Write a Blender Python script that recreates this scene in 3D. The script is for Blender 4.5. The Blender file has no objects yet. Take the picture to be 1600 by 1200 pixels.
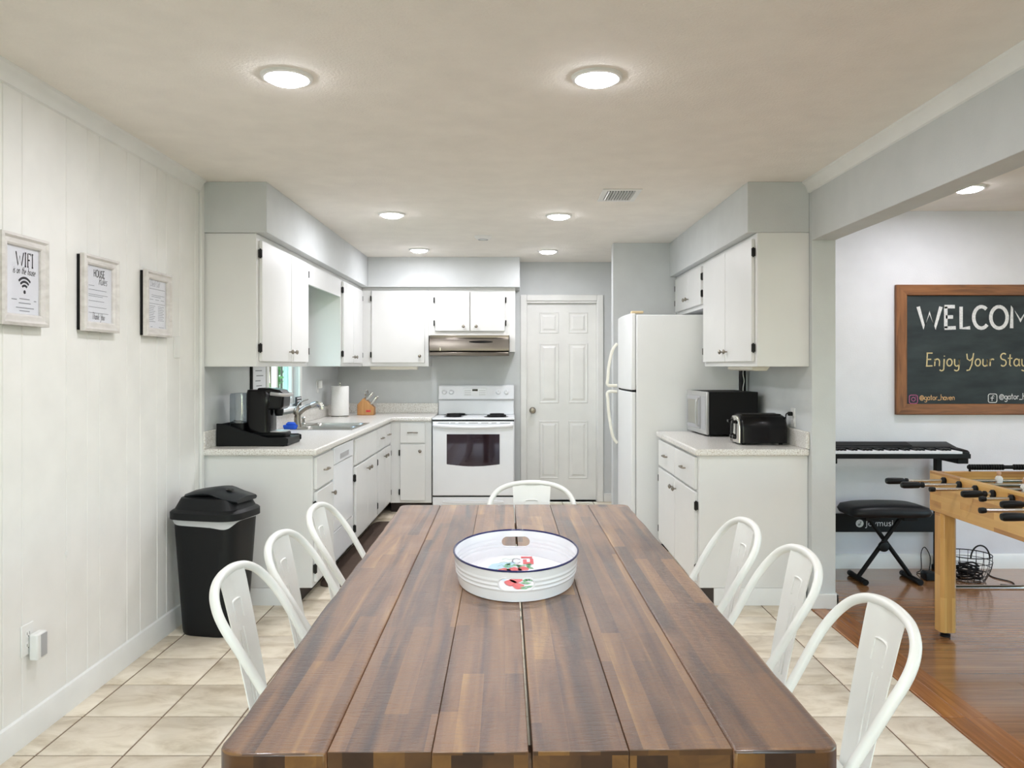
import bpy, bmesh, math, random
from mathutils import Vector, Matrix
random.seed(7)
S = bpy.context.scene
COL = S.collection
PI = math.pi

# ------------------------------------------------------------------ camera, sky, exposure
CAMH = 1.375
FPX = 1240.0
cd = bpy.data.cameras.new('camera')
cam = bpy.data.objects.new('camera', cd)
COL.objects.link(cam)
cam.location = (0, 0, CAMH)
cam.rotation_euler = (PI / 2, 0, 0)
cd.sensor_width = 36.0
cd.lens = FPX / 1600.0 * 36.0
cd.shift_x = -3 / 1600.0
cd.shift_y = -28 / 1600.0
cd.clip_start = 0.05
S.camera = cam
w = bpy.data.worlds.new('world')
S.world = w
w.use_nodes = True
wn = w.node_tree
bg = wn.nodes['Background']
sky = wn.nodes.new('ShaderNodeTexSky')
sky.sky_type = 'NISHITA'
sky.sun_disc = False
sky.sun_elevation = math.radians(50)
sky.sun_rotation = math.radians(200)
wn.links.new(sky.outputs[0], bg.inputs[0])
bg.inputs[1].default_value = 1.0
S.view_settings.view_transform = 'Standard'
S.view_settings.look = 'None'
S.view_settings.gamma = 1.0
S.view_settings.use_curve_mapping = False
S.view_settings.exposure = 0.05
LAMP_W = 9.0          # watts of each recessed lamp
LAMP_COL = (0.93, 0.938, 1.0)

# ------------------------------------------------------------------ key dimensions (metres, camera stands at x=0, y=0)
LW, RW, BW, CE = -1.785, 1.69, 8.05, 2.43
KY = 4.56              # where the kitchen units begin
CT = 0.90              # worktop height
UB, UT = 1.372, 2.14   # wall cabinets, bottom and top

# ------------------------------------------------------------------ materials
def srgb(r, g, b):
    f = lambda c: (c / 12.92 if c <= 0.04045 else ((c + 0.055) / 1.055) ** 2.4)
    return (f(r / 255.0), f(g / 255.0), f(b / 255.0), 1.0)

MATS = {}
def nmat(name):
    m = bpy.data.materials.new(name)
    m.use_nodes = True
    MATS[name] = m
    return m, m.node_tree, m.node_tree.nodes['Principled BSDF']

def plain(name, rgb, rough=0.5, metal=0.0, spec=0.5, coat=0.0, var=0.03, vscale=6.0, bump=0.0, bscale=80.0, emit=0.0, trans=0.0):
    """painted / plastic / metal surface: faint mottling in colour, optional fine relief"""
    m, t, p = nmat(name)
    c = srgb(*rgb)
    p.inputs['Roughness'].default_value = rough
    p.inputs['Metallic'].default_value = metal
    p.inputs['Specular IOR Level'].default_value = spec
    p.inputs['Coat Weight'].default_value = coat
    p.inputs['Coat Roughness'].default_value = 0.08
    p.inputs['Transmission Weight'].default_value = trans
    geo = t.nodes.new('ShaderNodeNewGeometry')
    n = t.nodes.new('ShaderNodeTexNoise')
    n.inputs['Scale'].default_value = vscale
    n.inputs['Detail'].default_value = 3
    t.links.new(geo.outputs['Position'], n.inputs['Vector'])
    r = t.nodes.new('ShaderNodeValToRGB')
    r.color_ramp.elements[0].position = 0.3
    r.color_ramp.elements[1].position = 0.7
    r.color_ramp.elements[0].color = tuple(max(0, x * (1 - var)) for x in c[:3]) + (1,)
    r.color_ramp.elements[1].color = tuple(min(1, x * (1 + var)) for x in c[:3]) + (1,)
    t.links.new(n.outputs['Fac'], r.inputs[0])
    t.links.new(r.outputs[0], p.inputs['Base Color'])
    if bump:
        n2 = t.nodes.new('ShaderNodeTexNoise')
        n2.inputs['Scale'].default_value = bscale
        n2.inputs['Detail'].default_value = 2
        t.links.new(geo.outputs['Position'], n2.inputs['Vector'])
        b = t.nodes.new('ShaderNodeBump')
        b.inputs['Strength'].default_value = bump
        b.inputs['Distance'].default_value = 0.01
        t.links.new(n2.outputs['Fac'], b.inputs['Height'])
        t.links.new(b.outputs[0], p.inputs['Normal'])
    if emit:
        p.inputs['Emission Color'].default_value = c
        p.inputs['Emission Strength'].default_value = emit
    return m

plain('panel_white', (238, 237, 233), 0.55, bump=0.05, bscale=30)
plain('trim_white', (236, 236, 233), 0.4)
plain('grey_paint', (209, 212, 212), 0.75, bump=0.12, bscale=120)
plain('living_paint', (226, 226, 231), 0.75, bump=0.1, bscale=120)
plain('ceiling_paint', (244, 239, 231), 0.9, bump=0.28, bscale=110)
plain('cab_white', (231, 231, 229), 0.33, bump=0.03, bscale=20, var=0.012)
plain('appliance_white', (240, 242, 245), 0.22, var=0.01)
plain('fridge_white', (238, 240, 240), 0.35, bump=0.15, bscale=260, var=0.01)
plain('chair_white', (240, 240, 235), 0.3, var=0.02)
plain('enamel_white', (246, 246, 250), 0.18, var=0.01)
plain('enamel_blue', (30, 34, 92), 0.2)
plain('chrome', (205, 203, 198), 0.18, 1.0)
plain('steel', (186, 184, 178), 0.3, 1.0, var=0.08, vscale=3)
plain('hood_steel', (118, 112, 104), 0.28, 1.0, var=0.1, vscale=3)
plain('nickel', (150, 143, 132), 0.3, 1.0)
plain('black_plastic', (12, 14, 16), 0.45, spec=0.25)
plain('black_gloss', (7, 7, 9), 0.22, spec=0.3)
plain('black_matte', (16, 16, 17), 0.6, spec=0.25)
plain('black_iron', (22, 20, 19), 0.45, 0.3)
plain('bin_black', (16, 18, 20), 0.5, spec=0.3)
plain('bin_lid', (36, 40, 43), 0.45, spec=0.35)
plain('bag_grey', (196, 197, 198), 0.35)
plain('gap_dark', (30, 28, 26), 0.8)
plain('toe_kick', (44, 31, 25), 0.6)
plain('mat_brown', (88, 70, 58), 0.95, bump=0.5, bscale=160, var=0.15)
plain('paper', (240, 241, 244), 0.6, var=0.01)
plain('paper_towel', (244, 243, 240), 0.9, bump=0.25, bscale=90)
plain('ink', (38, 38, 42), 0.6)
plain('ink_grey', (140, 141, 146), 0.6)
plain('leather', (14, 17, 20), 0.42, spec=0.35, bump=0.08, bscale=180)
plain('sponge_blue', (30, 92, 214), 0.7, bump=0.4, bscale=300)
plain('chalk_white', (214, 214, 214), 0.95, var=0.15, vscale=90)
plain('chalk_cream', (205, 188, 142), 0.95, var=0.15, vscale=90)
plain('chalk_pink', (170, 92, 132), 0.95, var=0.2, vscale=90)
plain('chalk_orange', (214, 172, 122), 0.95, var=0.2, vscale=90)
plain('grout', (128, 108, 90), 0.9, bump=0.2, bscale=200)
plain('field_green', (52, 78, 52), 0.5)
plain('player_white', (236, 234, 230), 0.4)
plain('player_red', (196, 44, 44), 0.4)
plain('player_skin', (206, 160, 130), 0.5)
plain('print_red', (216, 66, 68), 0.35, var=0.2, vscale=60)
plain('print_green', (92, 172, 108), 0.35, var=0.2, vscale=60)
plain('print_blue', (188, 220, 242), 0.3, var=0.05, vscale=20)
plain('print_cream', (248, 226, 214), 0.3)
plain('device_grey', (176, 176, 178), 0.5)
plain('tan_plastic', (222, 200, 158), 0.5)
plain('fluoro_white', (240, 236, 222), 0.4)
plain('handle_cream', (240, 238, 226), 0.3)
plain('leaf', (104, 150, 66), 0.5, var=0.35, vscale=4)
plain('bark', (92, 72, 54), 0.9)
plain('lawn', (150, 170, 110), 0.9, var=0.3, vscale=2)
plain('vinyl_teal', (150, 190, 190), 0.3)
plain('silver_paint', (192, 192, 192), 0.32, 0.6)
plain('drip_bowl', (60, 60, 62), 0.3, 0.8)
plain('lamp_lens', (249, 249, 255), 0.5, emit=58.0, var=0.0)
plain('sign_dark', (42, 44, 46), 0.5)
plain('led_green', (20, 30, 24), 0.2)

def thin_glass(name, tint, gloss=0.12):
    m, t, p = nmat(name)
    out = t.nodes['Material Output']
    tr = t.nodes.new('ShaderNodeBsdfTransparent')
    tr.inputs[0].default_value = srgb(*tint)
    gl = t.nodes.new('ShaderNodeBsdfGlossy')
    gl.inputs['Roughness'].default_value = 0.03
    mx = t.nodes.new('ShaderNodeMixShader')
    mx.inputs[0].default_value = gloss
    t.links.new(tr.outputs[0], mx.inputs[1])
    t.links.new(gl.outputs[0], mx.inputs[2])
    t.links.new(mx.outputs[0], out.inputs[0])
thin_glass('window_glass', (246, 252, 248), 0.06)
thin_glass('teal_glass', (205, 226, 222), 0.15)
thin_glass('frame_glass', (252, 252, 253), 0.05)
thin_glass('tank_plastic', (206, 212, 216), 0.18)

def oven_glass():
    m, t, p = nmat('oven_glass')
    p.inputs['Base Color'].default_value = srgb(44, 40, 36)
    p.inputs['Roughness'].default_value = 0.06
    p.inputs['Coat Weight'].default_value = 1.0
    p.inputs['Coat Tint'].default_value = srgb(220, 190, 235)
oven_glass()

def tile_mat():
    m, t, p = nmat('floor_tile')
    L = t.links.new
    geo = t.nodes.new('ShaderNodeNewGeometry')
    oi = t.nodes.new('ShaderNodeObjectInfo')
    mul = t.nodes.new('ShaderNodeMath'); mul.operation = 'MULTIPLY'; mul.inputs[1].default_value = 37.0
    L(oi.outputs['Random'], mul.inputs[0])
    add = t.nodes.new('ShaderNodeVectorMath'); add.operation = 'ADD'
    L(geo.outputs['Position'], add.inputs[0]); L(mul.outputs[0], add.inputs[1])
    mp = t.nodes.new('ShaderNodeMapping'); mp.inputs['Scale'].default_value = (1.0, 1.9, 1.0)
    L(add.outputs[0], mp.inputs[0])
    n = t.nodes.new('ShaderNodeTexNoise'); n.inputs['Scale'].default_value = 5.0; n.inputs['Detail'].default_value = 7; n.inputs['Roughness'].default_value = 0.62
    n.inputs['Distortion'].default_value = 0.6
    L(mp.outputs[0], n.inputs['Vector'])
    r = t.nodes.new('ShaderNodeValToRGB')
    e = r.color_ramp.elements
    e[0].position = 0.3; e[0].color = srgb(196, 181, 156)
    e[1].position = 0.72; e[1].color = srgb(242, 232, 214)
    k = e.new(0.5); k.color = srgb(226, 214, 193)
    L(n.outputs['Fac'], r.inputs[0])
    hs = t.nodes.new('ShaderNodeHueSaturation')
    mr = t.nodes.new('ShaderNodeMapRange'); mr.inputs['To Min'].default_value = 0.93; mr.inputs['To Max'].default_value = 1.06
    L(oi.outputs['Random'], mr.inputs[0]); L(mr.outputs[0], hs.inputs['Value'])
    L(r.outputs[0], hs.inputs['Color']); L(hs.outputs[0], p.inputs['Base Color'])
    p.inputs['Roughness'].default_value = 0.42
    b = t.nodes.new('ShaderNodeBump'); b.inputs['Strength'].default_value = 0.12; b.inputs['Distance'].default_value = 0.01
    L(n.outputs['Fac'], b.inputs['Height']); L(b.outputs[0], p.inputs['Normal'])
tile_mat()

def wood_mat(name, cols, scale=(1, 1, 1), rough=0.3, coat=0.3, grain=(60, 3, 60), lam=None, saw=0.0, rnd=0.15, lamdir='yx', bump=0.06, span=(0.18, 0.82), sawscale=(9, 150, 9)):
    """wood: long grain along local Y (or the stretch given), optional laminated strips, optional cross saw marks"""
    m, t, p = nmat(name)
    L = t.links.new
    tc = t.nodes.new('ShaderNodeTexCoord')
    oi = t.nodes.new('ShaderNodeObjectInfo')
    mul = t.nodes.new('ShaderNodeMath'); mul.operation = 'MULTIPLY'; mul.inputs[1].default_value = 23.0
    L(oi.outputs['Random'], mul.inputs[0])
    add = t.nodes.new('ShaderNodeVectorMath'); add.operation = 'ADD'
    L(tc.outputs['Object'], add.inputs[0]); L(mul.outputs[0], add.inputs[1])
    mp = t.nodes.new('ShaderNodeMapping'); mp.inputs['Scale'].default_value = grain
    L(add.outputs[0], mp.inputs[0])
    n = t.nodes.new('ShaderNodeTexNoise'); n.inputs['Scale'].default_value = 1.0; n.inputs['Detail'].default_value = 5; n.inputs['Distortion'].default_value = 0.8
    L(mp.outputs[0], n.inputs['Vector'])
    fac = n.outputs['Fac']
    if lam:
        sp = t.nodes.new('ShaderNodeSeparateXYZ'); mp2 = t.nodes.new('ShaderNodeCombineXYZ')
        L(add.outputs[0], sp.inputs[0])
        L(sp.outputs['xyz'.index(lamdir[0])], mp2.inputs[0]); L(sp.outputs['xyz'.index(lamdir[1])], mp2.inputs[1])
        br = t.nodes.new('ShaderNodeTexBrick')
        br.offset = 0.37; br.squash = 1.0
        br.inputs['Color1'].default_value = (0, 0, 0, 1); br.inputs['Color2'].default_value = (1, 1, 1, 1)
        br.inputs['Mortar Size'].default_value = 0.0
        br.inputs['Scale'].default_value = 1.0
        br.inputs['Brick Width'].default_value = lam[1]; br.inputs['Row Height'].default_value = lam[0]
        L(mp2.outputs[0], br.inputs['Vector'])
        mx = t.nodes.new('ShaderNodeMix'); mx.data_type = 'FLOAT'
        mx.inputs[0].default_value = lam[2]
        bw = t.nodes.new('ShaderNodeRGBToBW'); L(br.outputs['Color'], bw.inputs[0])
        L(n.outputs['Fac'], mx.inputs[2]); L(bw.outputs[0], mx.inputs[3])
        fac = mx.outputs[0]
    r = t.nodes.new('ShaderNodeValToRGB')
    e = r.color_ramp.elements
    k = len(cols)
    e[0].position = span[0]; e[0].color = srgb(*cols[0])
    e[1].position = span[1]; e[1].color = srgb(*cols[-1])
    for i in range(1, k - 1):
        q = e.new(span[0] + (span[1] - span[0]) * i / (k - 1)); q.color = srgb(*cols[i])
    L(fac, r.inputs[0])
    hs = t.nodes.new('ShaderNodeHueSaturation')
    mr = t.nodes.new('ShaderNodeMapRange'); mr.inputs['To Min'].default_value = 1 - rnd; mr.inputs['To Max'].default_value = 1 + rnd
    L(oi.outputs['Random'], mr.inputs[0]); L(mr.outputs[0], hs.inputs['Value'])
    L(r.outputs[0], hs.inputs['Color']); L(hs.outputs[0], p.inputs['Base Color'])
    p.inputs['Roughness'].default_value = rough
    p.inputs['Coat Weight'].default_value = coat
    p.inputs['Coat Roughness'].default_value = 0.24 if saw else 0.12
    b = t.nodes.new('ShaderNodeBump'); b.inputs['Strength'].default_value = bump; b.inputs['Distance'].default_value = 0.01
    L(n.outputs['Fac'], b.inputs['Height'])
    nrm = b.outputs[0]
    if saw:
        mp3 = t.nodes.new('ShaderNodeMapping'); mp3.inputs['Scale'].default_value = sawscale
        L(add.outputs[0], mp3.inputs[0])
        n3 = t.nodes.new('ShaderNodeTexNoise'); n3.inputs['Scale'].default_value = 1.0; n3.inputs['Detail'].default_value = 5; n3.inputs['Roughness'].default_value = 0.65
        L(mp3.outputs[0], n3.inputs['Vector'])
        b2 = t.nodes.new('ShaderNodeBump'); b2.inputs['Strength'].default_value = saw; b2.inputs['Distance'].default_value = 0.012
        L(n3.outputs['Fac'], b2.inputs['Height']); L(nrm, b2.inputs['Normal'])
        nrm = b2.outputs[0]
        n4 = t.nodes.new('ShaderNodeTexNoise'); n4.inputs['Scale'].default_value = 5.0; n4.inputs['Detail'].default_value = 4
        L(add.outputs[0], n4.inputs['Vector'])
        rr = t.nodes.new('ShaderNodeMapRange'); rr.inputs['To Min'].default_value = rough - 0.12; rr.inputs['To Max'].default_value = rough + 0.15
        L(n4.outputs['Fac'], rr.inputs[0]); L(rr.outputs[0], p.inputs['Roughness'])
    L(nrm, p.inputs['Normal'])
    if coat:
        L(nrm, p.inputs['Coat Normal'])
    return m
wood_mat('table_wood', [(60, 38, 25), (95, 63, 41), (124, 86, 56), (146, 105, 67), (180, 137, 83)], lam=(0.042, 0.47, 0.22), grain=(22, 1.3, 22), rough=0.36, coat=0.8, saw=0.5, rnd=0.08, span=(0.27, 0.73), sawscale=(34, 120, 34))
wood_mat('table_edge', [(36, 22, 14), (62, 40, 24), (92, 62, 34), (130, 92, 46)], grain=(16, 16, 16), rough=0.34, coat=0.3, lam=(0.03, 0.05, 0.5), lamdir='xz', rnd=0.05)
wood_mat('floor_wood', [(122, 80, 46), (146, 100, 60), (164, 116, 72), (180, 132, 86)], grain=(2.0, 40, 2), rough=0.2, coat=0.7, rnd=0.10, bump=0.02)
wood_mat('strip_wood', [(122, 74, 34), (154, 98, 48), (180, 120, 64)], grain=(45, 2.0, 2), rough=0.24, coat=0.4, rnd=0.08, bump=0.02)
wood_mat('foos_wood', [(150, 98, 48), (200, 148, 80), (214, 168, 98), (226, 182, 114)], grain=(30, 2.2, 30), lam=(0.034, 0.27, 0.55), lamdir='yz', rough=0.32, coat=0.3, rnd=0.03, bump=0.02)
wood_mat('foos_wood_end', [(150, 98, 48), (200, 148, 80), (214, 168, 98), (226, 182, 114)], grain=(2.2, 30, 30), lam=(0.034, 0.27, 0.55), lamdir='xz', rough=0.32, coat=0.3, rnd=0.03, bump=0.02)
wood_mat('foos_leg', [(160, 106, 52), (204, 154, 86), (222, 178, 110)], grain=(30, 30, 2.2), lam=(0.026, 0.3, 0.5), lamdir='zx', rough=0.32, coat=0.3, rnd=0.03, bump=0.02)
wood_mat('board_frame', [(84, 50, 28), (130, 82, 46), (156, 102, 60)], grain=(4, 30, 40), rough=0.5, coat=0.0, rnd=0.1)
wood_mat('board_frame_side', [(84, 50, 28), (130, 82, 46), (156, 102, 60)], grain=(40, 30, 4), rough=0.5, coat=0.0, rnd=0.1)
wood_mat('frame_wash', [(196, 191, 186), (216, 212, 208), (230, 227, 223)], grain=(30, 12, 30), rough=0.6, coat=0.0, rnd=0.03)
wood_mat('block_wood', [(168, 116, 66), (194, 142, 88), (212, 164, 108)], grain=(30, 30, 4), rough=0.45, coat=0.0, rnd=0.03)

def counter_mat():
    m, t, p = nmat('counter')
    L = t.links.new
    geo = t.nodes.new('ShaderNodeNewGeometry')
    n = t.nodes.new('ShaderNodeTexNoise'); n.inputs['Scale'].default_value = 130; n.inputs['Detail'].default_value = 4; n.inputs['Roughness'].default_value = 0.7
    L(geo.outputs['Position'], n.inputs['Vector'])
    r = t.nodes.new('ShaderNodeValToRGB')
    e = r.color_ramp.elements
    e[0].position = 0.34; e[0].color = srgb(172, 164, 152)
    e[1].position = 0.62; e[1].color = srgb(244, 243, 240)
    k = e.new(0.46); k.color = srgb(228, 224, 217)
    L(n.outputs['Fac'], r.inputs[0]); L(r.outputs[0], p.inputs['Base Color'])
    p.inputs['Roughness'].default_value = 0.28
counter_mat()

def slate_mat():
    m, t, p = nmat('slate')
    L = t.links.new
    tc = t.nodes.new('ShaderNodeTexCoord')
    mp = t.nodes.new('ShaderNodeMapping'); mp.inputs['Scale'].default_value = (2.0, 2.0, 7.0)
    L(tc.outputs['Object'], mp.inputs[0])
    n = t.nodes.new('ShaderNodeTexNoise'); n.inputs['Scale'].default_value = 1.6; n.inputs['Detail'].default_value = 6
    L(mp.outputs[0], n.inputs['Vector'])
    r = t.nodes.new('ShaderNodeValToRGB')
    e = r.color_ramp.elements
    e[0].position = 0.35; e[0].color = srgb(24, 34, 38)
    e[1].position = 0.8; e[1].color = srgb(54, 64, 66)
    L(n.outputs['Fac'], r.inputs[0]); L(r.outputs[0], p.inputs['Base Color'])
    p.inputs['Roughness'].default_value = 0.7
slate_mat()

# ------------------------------------------------------------------ mesh helpers
def ssub(a, b): return Vector(a) - Vector(b)

def smooth_path(pts, k=6, closed=False):
    P = [Vector(p) for p in pts]
    out = []
    n = len(P)
    segs = n if closed else n - 1
    for i in range(segs):
        if closed:
            p0, p1, p2, p3 = P[(i - 1) % n], P[i], P[(i + 1) % n], P[(i + 2) % n]
        else:
            p0, p1, p2, p3 = P[max(i - 1, 0)], P[i], P[i + 1], P[min(i + 2, n - 1)]
        for j in range(k):
            s = j / k
            out.append(0.5 * ((2 * p1) + (p2 - p0) * s + (2 * p0 - 5 * p1 + 4 * p2 - p3) * s * s + (3 * p1 - p0 - 3 * p2 + p3) * s ** 3))
    if not closed:
        out.append(P[-1])
    return out

class MB:
    def __init__(s):
        s.bm = bmesh.new()
    def ring(s, pts):
        return [s.bm.verts.new(p) for p in pts]
    def face(s, vs):
        try: return s.bm.faces.new(vs)
        except ValueError: return None
    def quad(s, *pts):
        s.face(s.ring(pts)); return s
    def box(s, x0, x1, y0, y1, z0, z1):
        v = s.ring([(x, y, z) for z in (z0, z1) for y in (y0, y1) for x in (x0, x1)])
        for f in ((0, 2, 3, 1), (4, 5, 7, 6), (0, 1, 5, 4), (2, 6, 7, 3), (0, 4, 6, 2), (1, 3, 7, 5)):
            s.face([v[i] for i in f])
        return s
    def loft(s, rings, cap0=True, cap1=True, closed=True):
        R = [s.ring(r) for r in rings]
        n = len(R[0])
        for a, b in zip(R[:-1], R[1:]):
            for i in range(n if closed else n - 1):
                j = (i + 1) % n
                s.face([a[i], a[j], b[j], b[i]])
        if cap0: s.face(R[0][::-1])
        if cap1: s.face(R[-1])
        return s
    def prism(s, pts, plane, a, b):
        def p3(p, d):
            return {'xy': (p[0], p[1], d), 'xz': (p[0], d, p[1]), 'yz': (d, p[0], p[1])}[plane]
        return s.loft([[p3(p, a) for p in pts], [p3(p, b) for p in pts]])
    def lathe(s, prof, c=(0, 0, 0), axis='z', n=24, cap0=True, cap1=True, sx=1.0, sy=1.0):
        rings = []
        for r, h in prof:
            ring = []
            for i in range(n):
                a = 2 * PI * i / n
                u, v = r * math.cos(a) * sx, r * math.sin(a) * sy
                q = {'z': (u, v, h), 'x': (h, u, v), 'y': (u, h, v), '-x': (-h, u, v), '-y': (u, -h, v)}[axis]
                ring.append((c[0] + q[0], c[1] + q[1], c[2] + q[2]))
            rings.append(ring)
        return s.loft(rings, cap0, cap1)
    def cyl(s, p0, p1, r0, r1=None, n=16):
        return s.tube([p0, p1], [r0, r0 if r1 is None else r1], n)
    def tube(s, pts, r, n=10, closed=False, flat=1.0):
        P = [Vector(p) for p in pts]
        m = len(P)
        rr = r if isinstance(r, (list, tuple)) else [r] * m
        T = []
        for i in range(m):
            if closed: t = P[(i + 1) % m] - P[(i - 1) % m]
            else: t = P[min(i + 1, m - 1)] - P[max(i - 1, 0)]
            T.append(t.normalized())
        up = Vector((0, 0, 1)) if abs(T[0].z) < 0.9 else Vector((1, 0, 0))
        u = T[0].cross(up).normalized()
        rings = []
        for i in range(m):
            u = (u - T[i] * u.dot(T[i])).normalized()
            v = T[i].cross(u)
            rings.append([P[i] + (u * math.cos(2 * PI * k / n) + v * math.sin(2 * PI * k / n) * flat) * rr[i] for k in range(n)])
        if closed: rings.append(rings[0])
        return s.loft(rings, not closed, not closed)
    def strokes(s, polys, O, U, V, size, width, dx=0.0, dy=0.0, slant=0.0):
        """flat chalk / ink strokes laid on a plane: origin O, reading direction U, up V"""
        O, U, V = Vector(O), Vector(U), Vector(V)
        for poly in polys:
            q = [O + U * ((p[0] + slant * p[1]) * size + dx) + V * (p[1] * size + dy) for p in poly]
            N = U.cross(V)
            m = len(q)
            if m < 2: continue
            L, R = [], []
            for i in range(m):
                t = (q[min(i + 1, m - 1)] - q[max(i - 1, 0)]).normalized()
                nn = N.cross(t).normalized() * width * 0.5
                L.append(q[i] + nn); R.append(q[i] - nn)
            a, b = s.ring(L), s.ring(R)
            for i in range(m - 1): s.face([a[i], a[i + 1], b[i + 1], b[i]])
        return s

def sq_ring(cx, cy, z, a, b, e=4.0, n=32):
    out = []
    for i in range(n):
        t = 2 * PI * i / n
        c, s_ = math.cos(t), math.sin(t)
        out.append((cx + a * math.copysign(abs(c) ** (2 / e), c), cy + b * math.copysign(abs(s_) ** (2 / e), s_), z))
    return out

def wloc(o):
    v = Vector((0, 0, 0))
    while o is not None:
        v = v + o.location; o = o.parent
    return v

def build(name, mb, mat, parent=None, bevel=0.0, seg=2, sharp=38, normals=True, label=None, cat=None, group=None, kind=None, origin=None):
    bm = mb.bm
    if normals: bmesh.ops.recalc_face_normals(bm, faces=bm.faces[:])
    me = bpy.data.meshes.new(name)
    bm.to_mesh(me); bm.free()
    co = [v.co for v in me.vertices]
    lo = Vector([min(c[i] for c in co) for i in range(3)]); hi = Vector([max(c[i] for c in co) for i in range(3)])
    org = Vector(origin) if origin else Vector(((lo.x + hi.x) / 2, (lo.y + hi.y) / 2, lo.z))
    me.transform(Matrix.Translation(-org))
    me.materials.append(MATS[mat])
    for p in me.polygons: p.use_smooth = True
    me.set_sharp_from_angle(angle=math.radians(sharp))
    o = bpy.data.objects.new(name, me)
    COL.objects.link(o)
    if parent is not None:
        o.parent = parent
        o.location = org - wloc(parent)
    else:
        o.location = org
    if bevel:
        b = o.modifiers.new('bevel', 'BEVEL'); b.width = bevel; b.segments = seg; b.limit_method = 'ANGLE'; b.angle_limit = math.radians(40)
        b.harden_normals = False
    tag(o, label, cat, group, kind)
    return o

def tag(o, label=None, cat=None, group=None, kind=None):
    if label: o['label'] = label
    if cat: o['category'] = cat
    if group: o['group'] = group
    if kind: o['kind'] = kind
    return o

def thing(name, label, cat, loc, group=None):
    o = bpy.data.objects.new(name, None)
    COL.objects.link(o)
    o.location = loc
    o.empty_display_size = 0.1
    return tag(o, label, cat, group)

def copy_tree(o, parent=None):
    c = o.copy(); COL.objects.link(c)
    c.parent = parent
    for ch in o.children: copy_tree(ch, c)
    return c

def boolean_cut(o, cutters):
    """cut meshes out of o for good and throw the cutters away"""
    for c in cutters:
        m = o.modifiers.new('cut', 'BOOLEAN'); m.operation = 'DIFFERENCE'; m.solver = 'EXACT'; m.object = c
        o.modifiers.move(len(o.modifiers) - 1, 0)
    keep = [(m.width, m.segments) for m in o.modifiers if m.type == 'BEVEL']
    for m in list(o.modifiers):
        if m.type == 'BEVEL': o.modifiers.remove(m)
    bpy.context.view_layer.update()
    dg = bpy.context.evaluated_depsgraph_get()
    me = bpy.data.meshes.new_from_object(o.evaluated_get(dg))
    o.modifiers.clear()
    o.data = me
    for p in me.polygons: p.use_smooth = True
    me.set_sharp_from_angle(angle=math.radians(38))
    for wd, sg in keep:
        b = o.modifiers.new('bevel', 'BEVEL'); b.width = wd; b.segments = sg; b.limit_method = 'ANGLE'; b.angle_limit = math.radians(40)
    for c in cutters: bpy.data.objects.remove(c)

def text_part(name, body, size, mat, parent, O, rot, align='CENTER', label=None, shear=0.0, space=1.0):
    cu = bpy.data.curves.new(name, 'FONT')
    cu.body = body; cu.size = size; cu.align_x = align; cu.align_y = 'CENTER'; cu.shear = shear; cu.space_character = space
    cu.resolution_u = 4
    t = bpy.data.objects.new(name, cu); COL.objects.link(t)
    bpy.context.view_layer.update()
    me = bpy.data.meshes.new_from_object(t.evaluated_get(bpy.context.evaluated_depsgraph_get()))
    bpy.data.objects.remove(t)
    me.materials.clear(); me.materials.append(MATS[mat])
    o = bpy.data.objects.new(name, me); COL.objects.link(o)
    o.parent = parent; o.location = Vector(O) - wloc(parent); o.rotation_euler = rot
    if label: o['label'] = label
    return o

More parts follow.
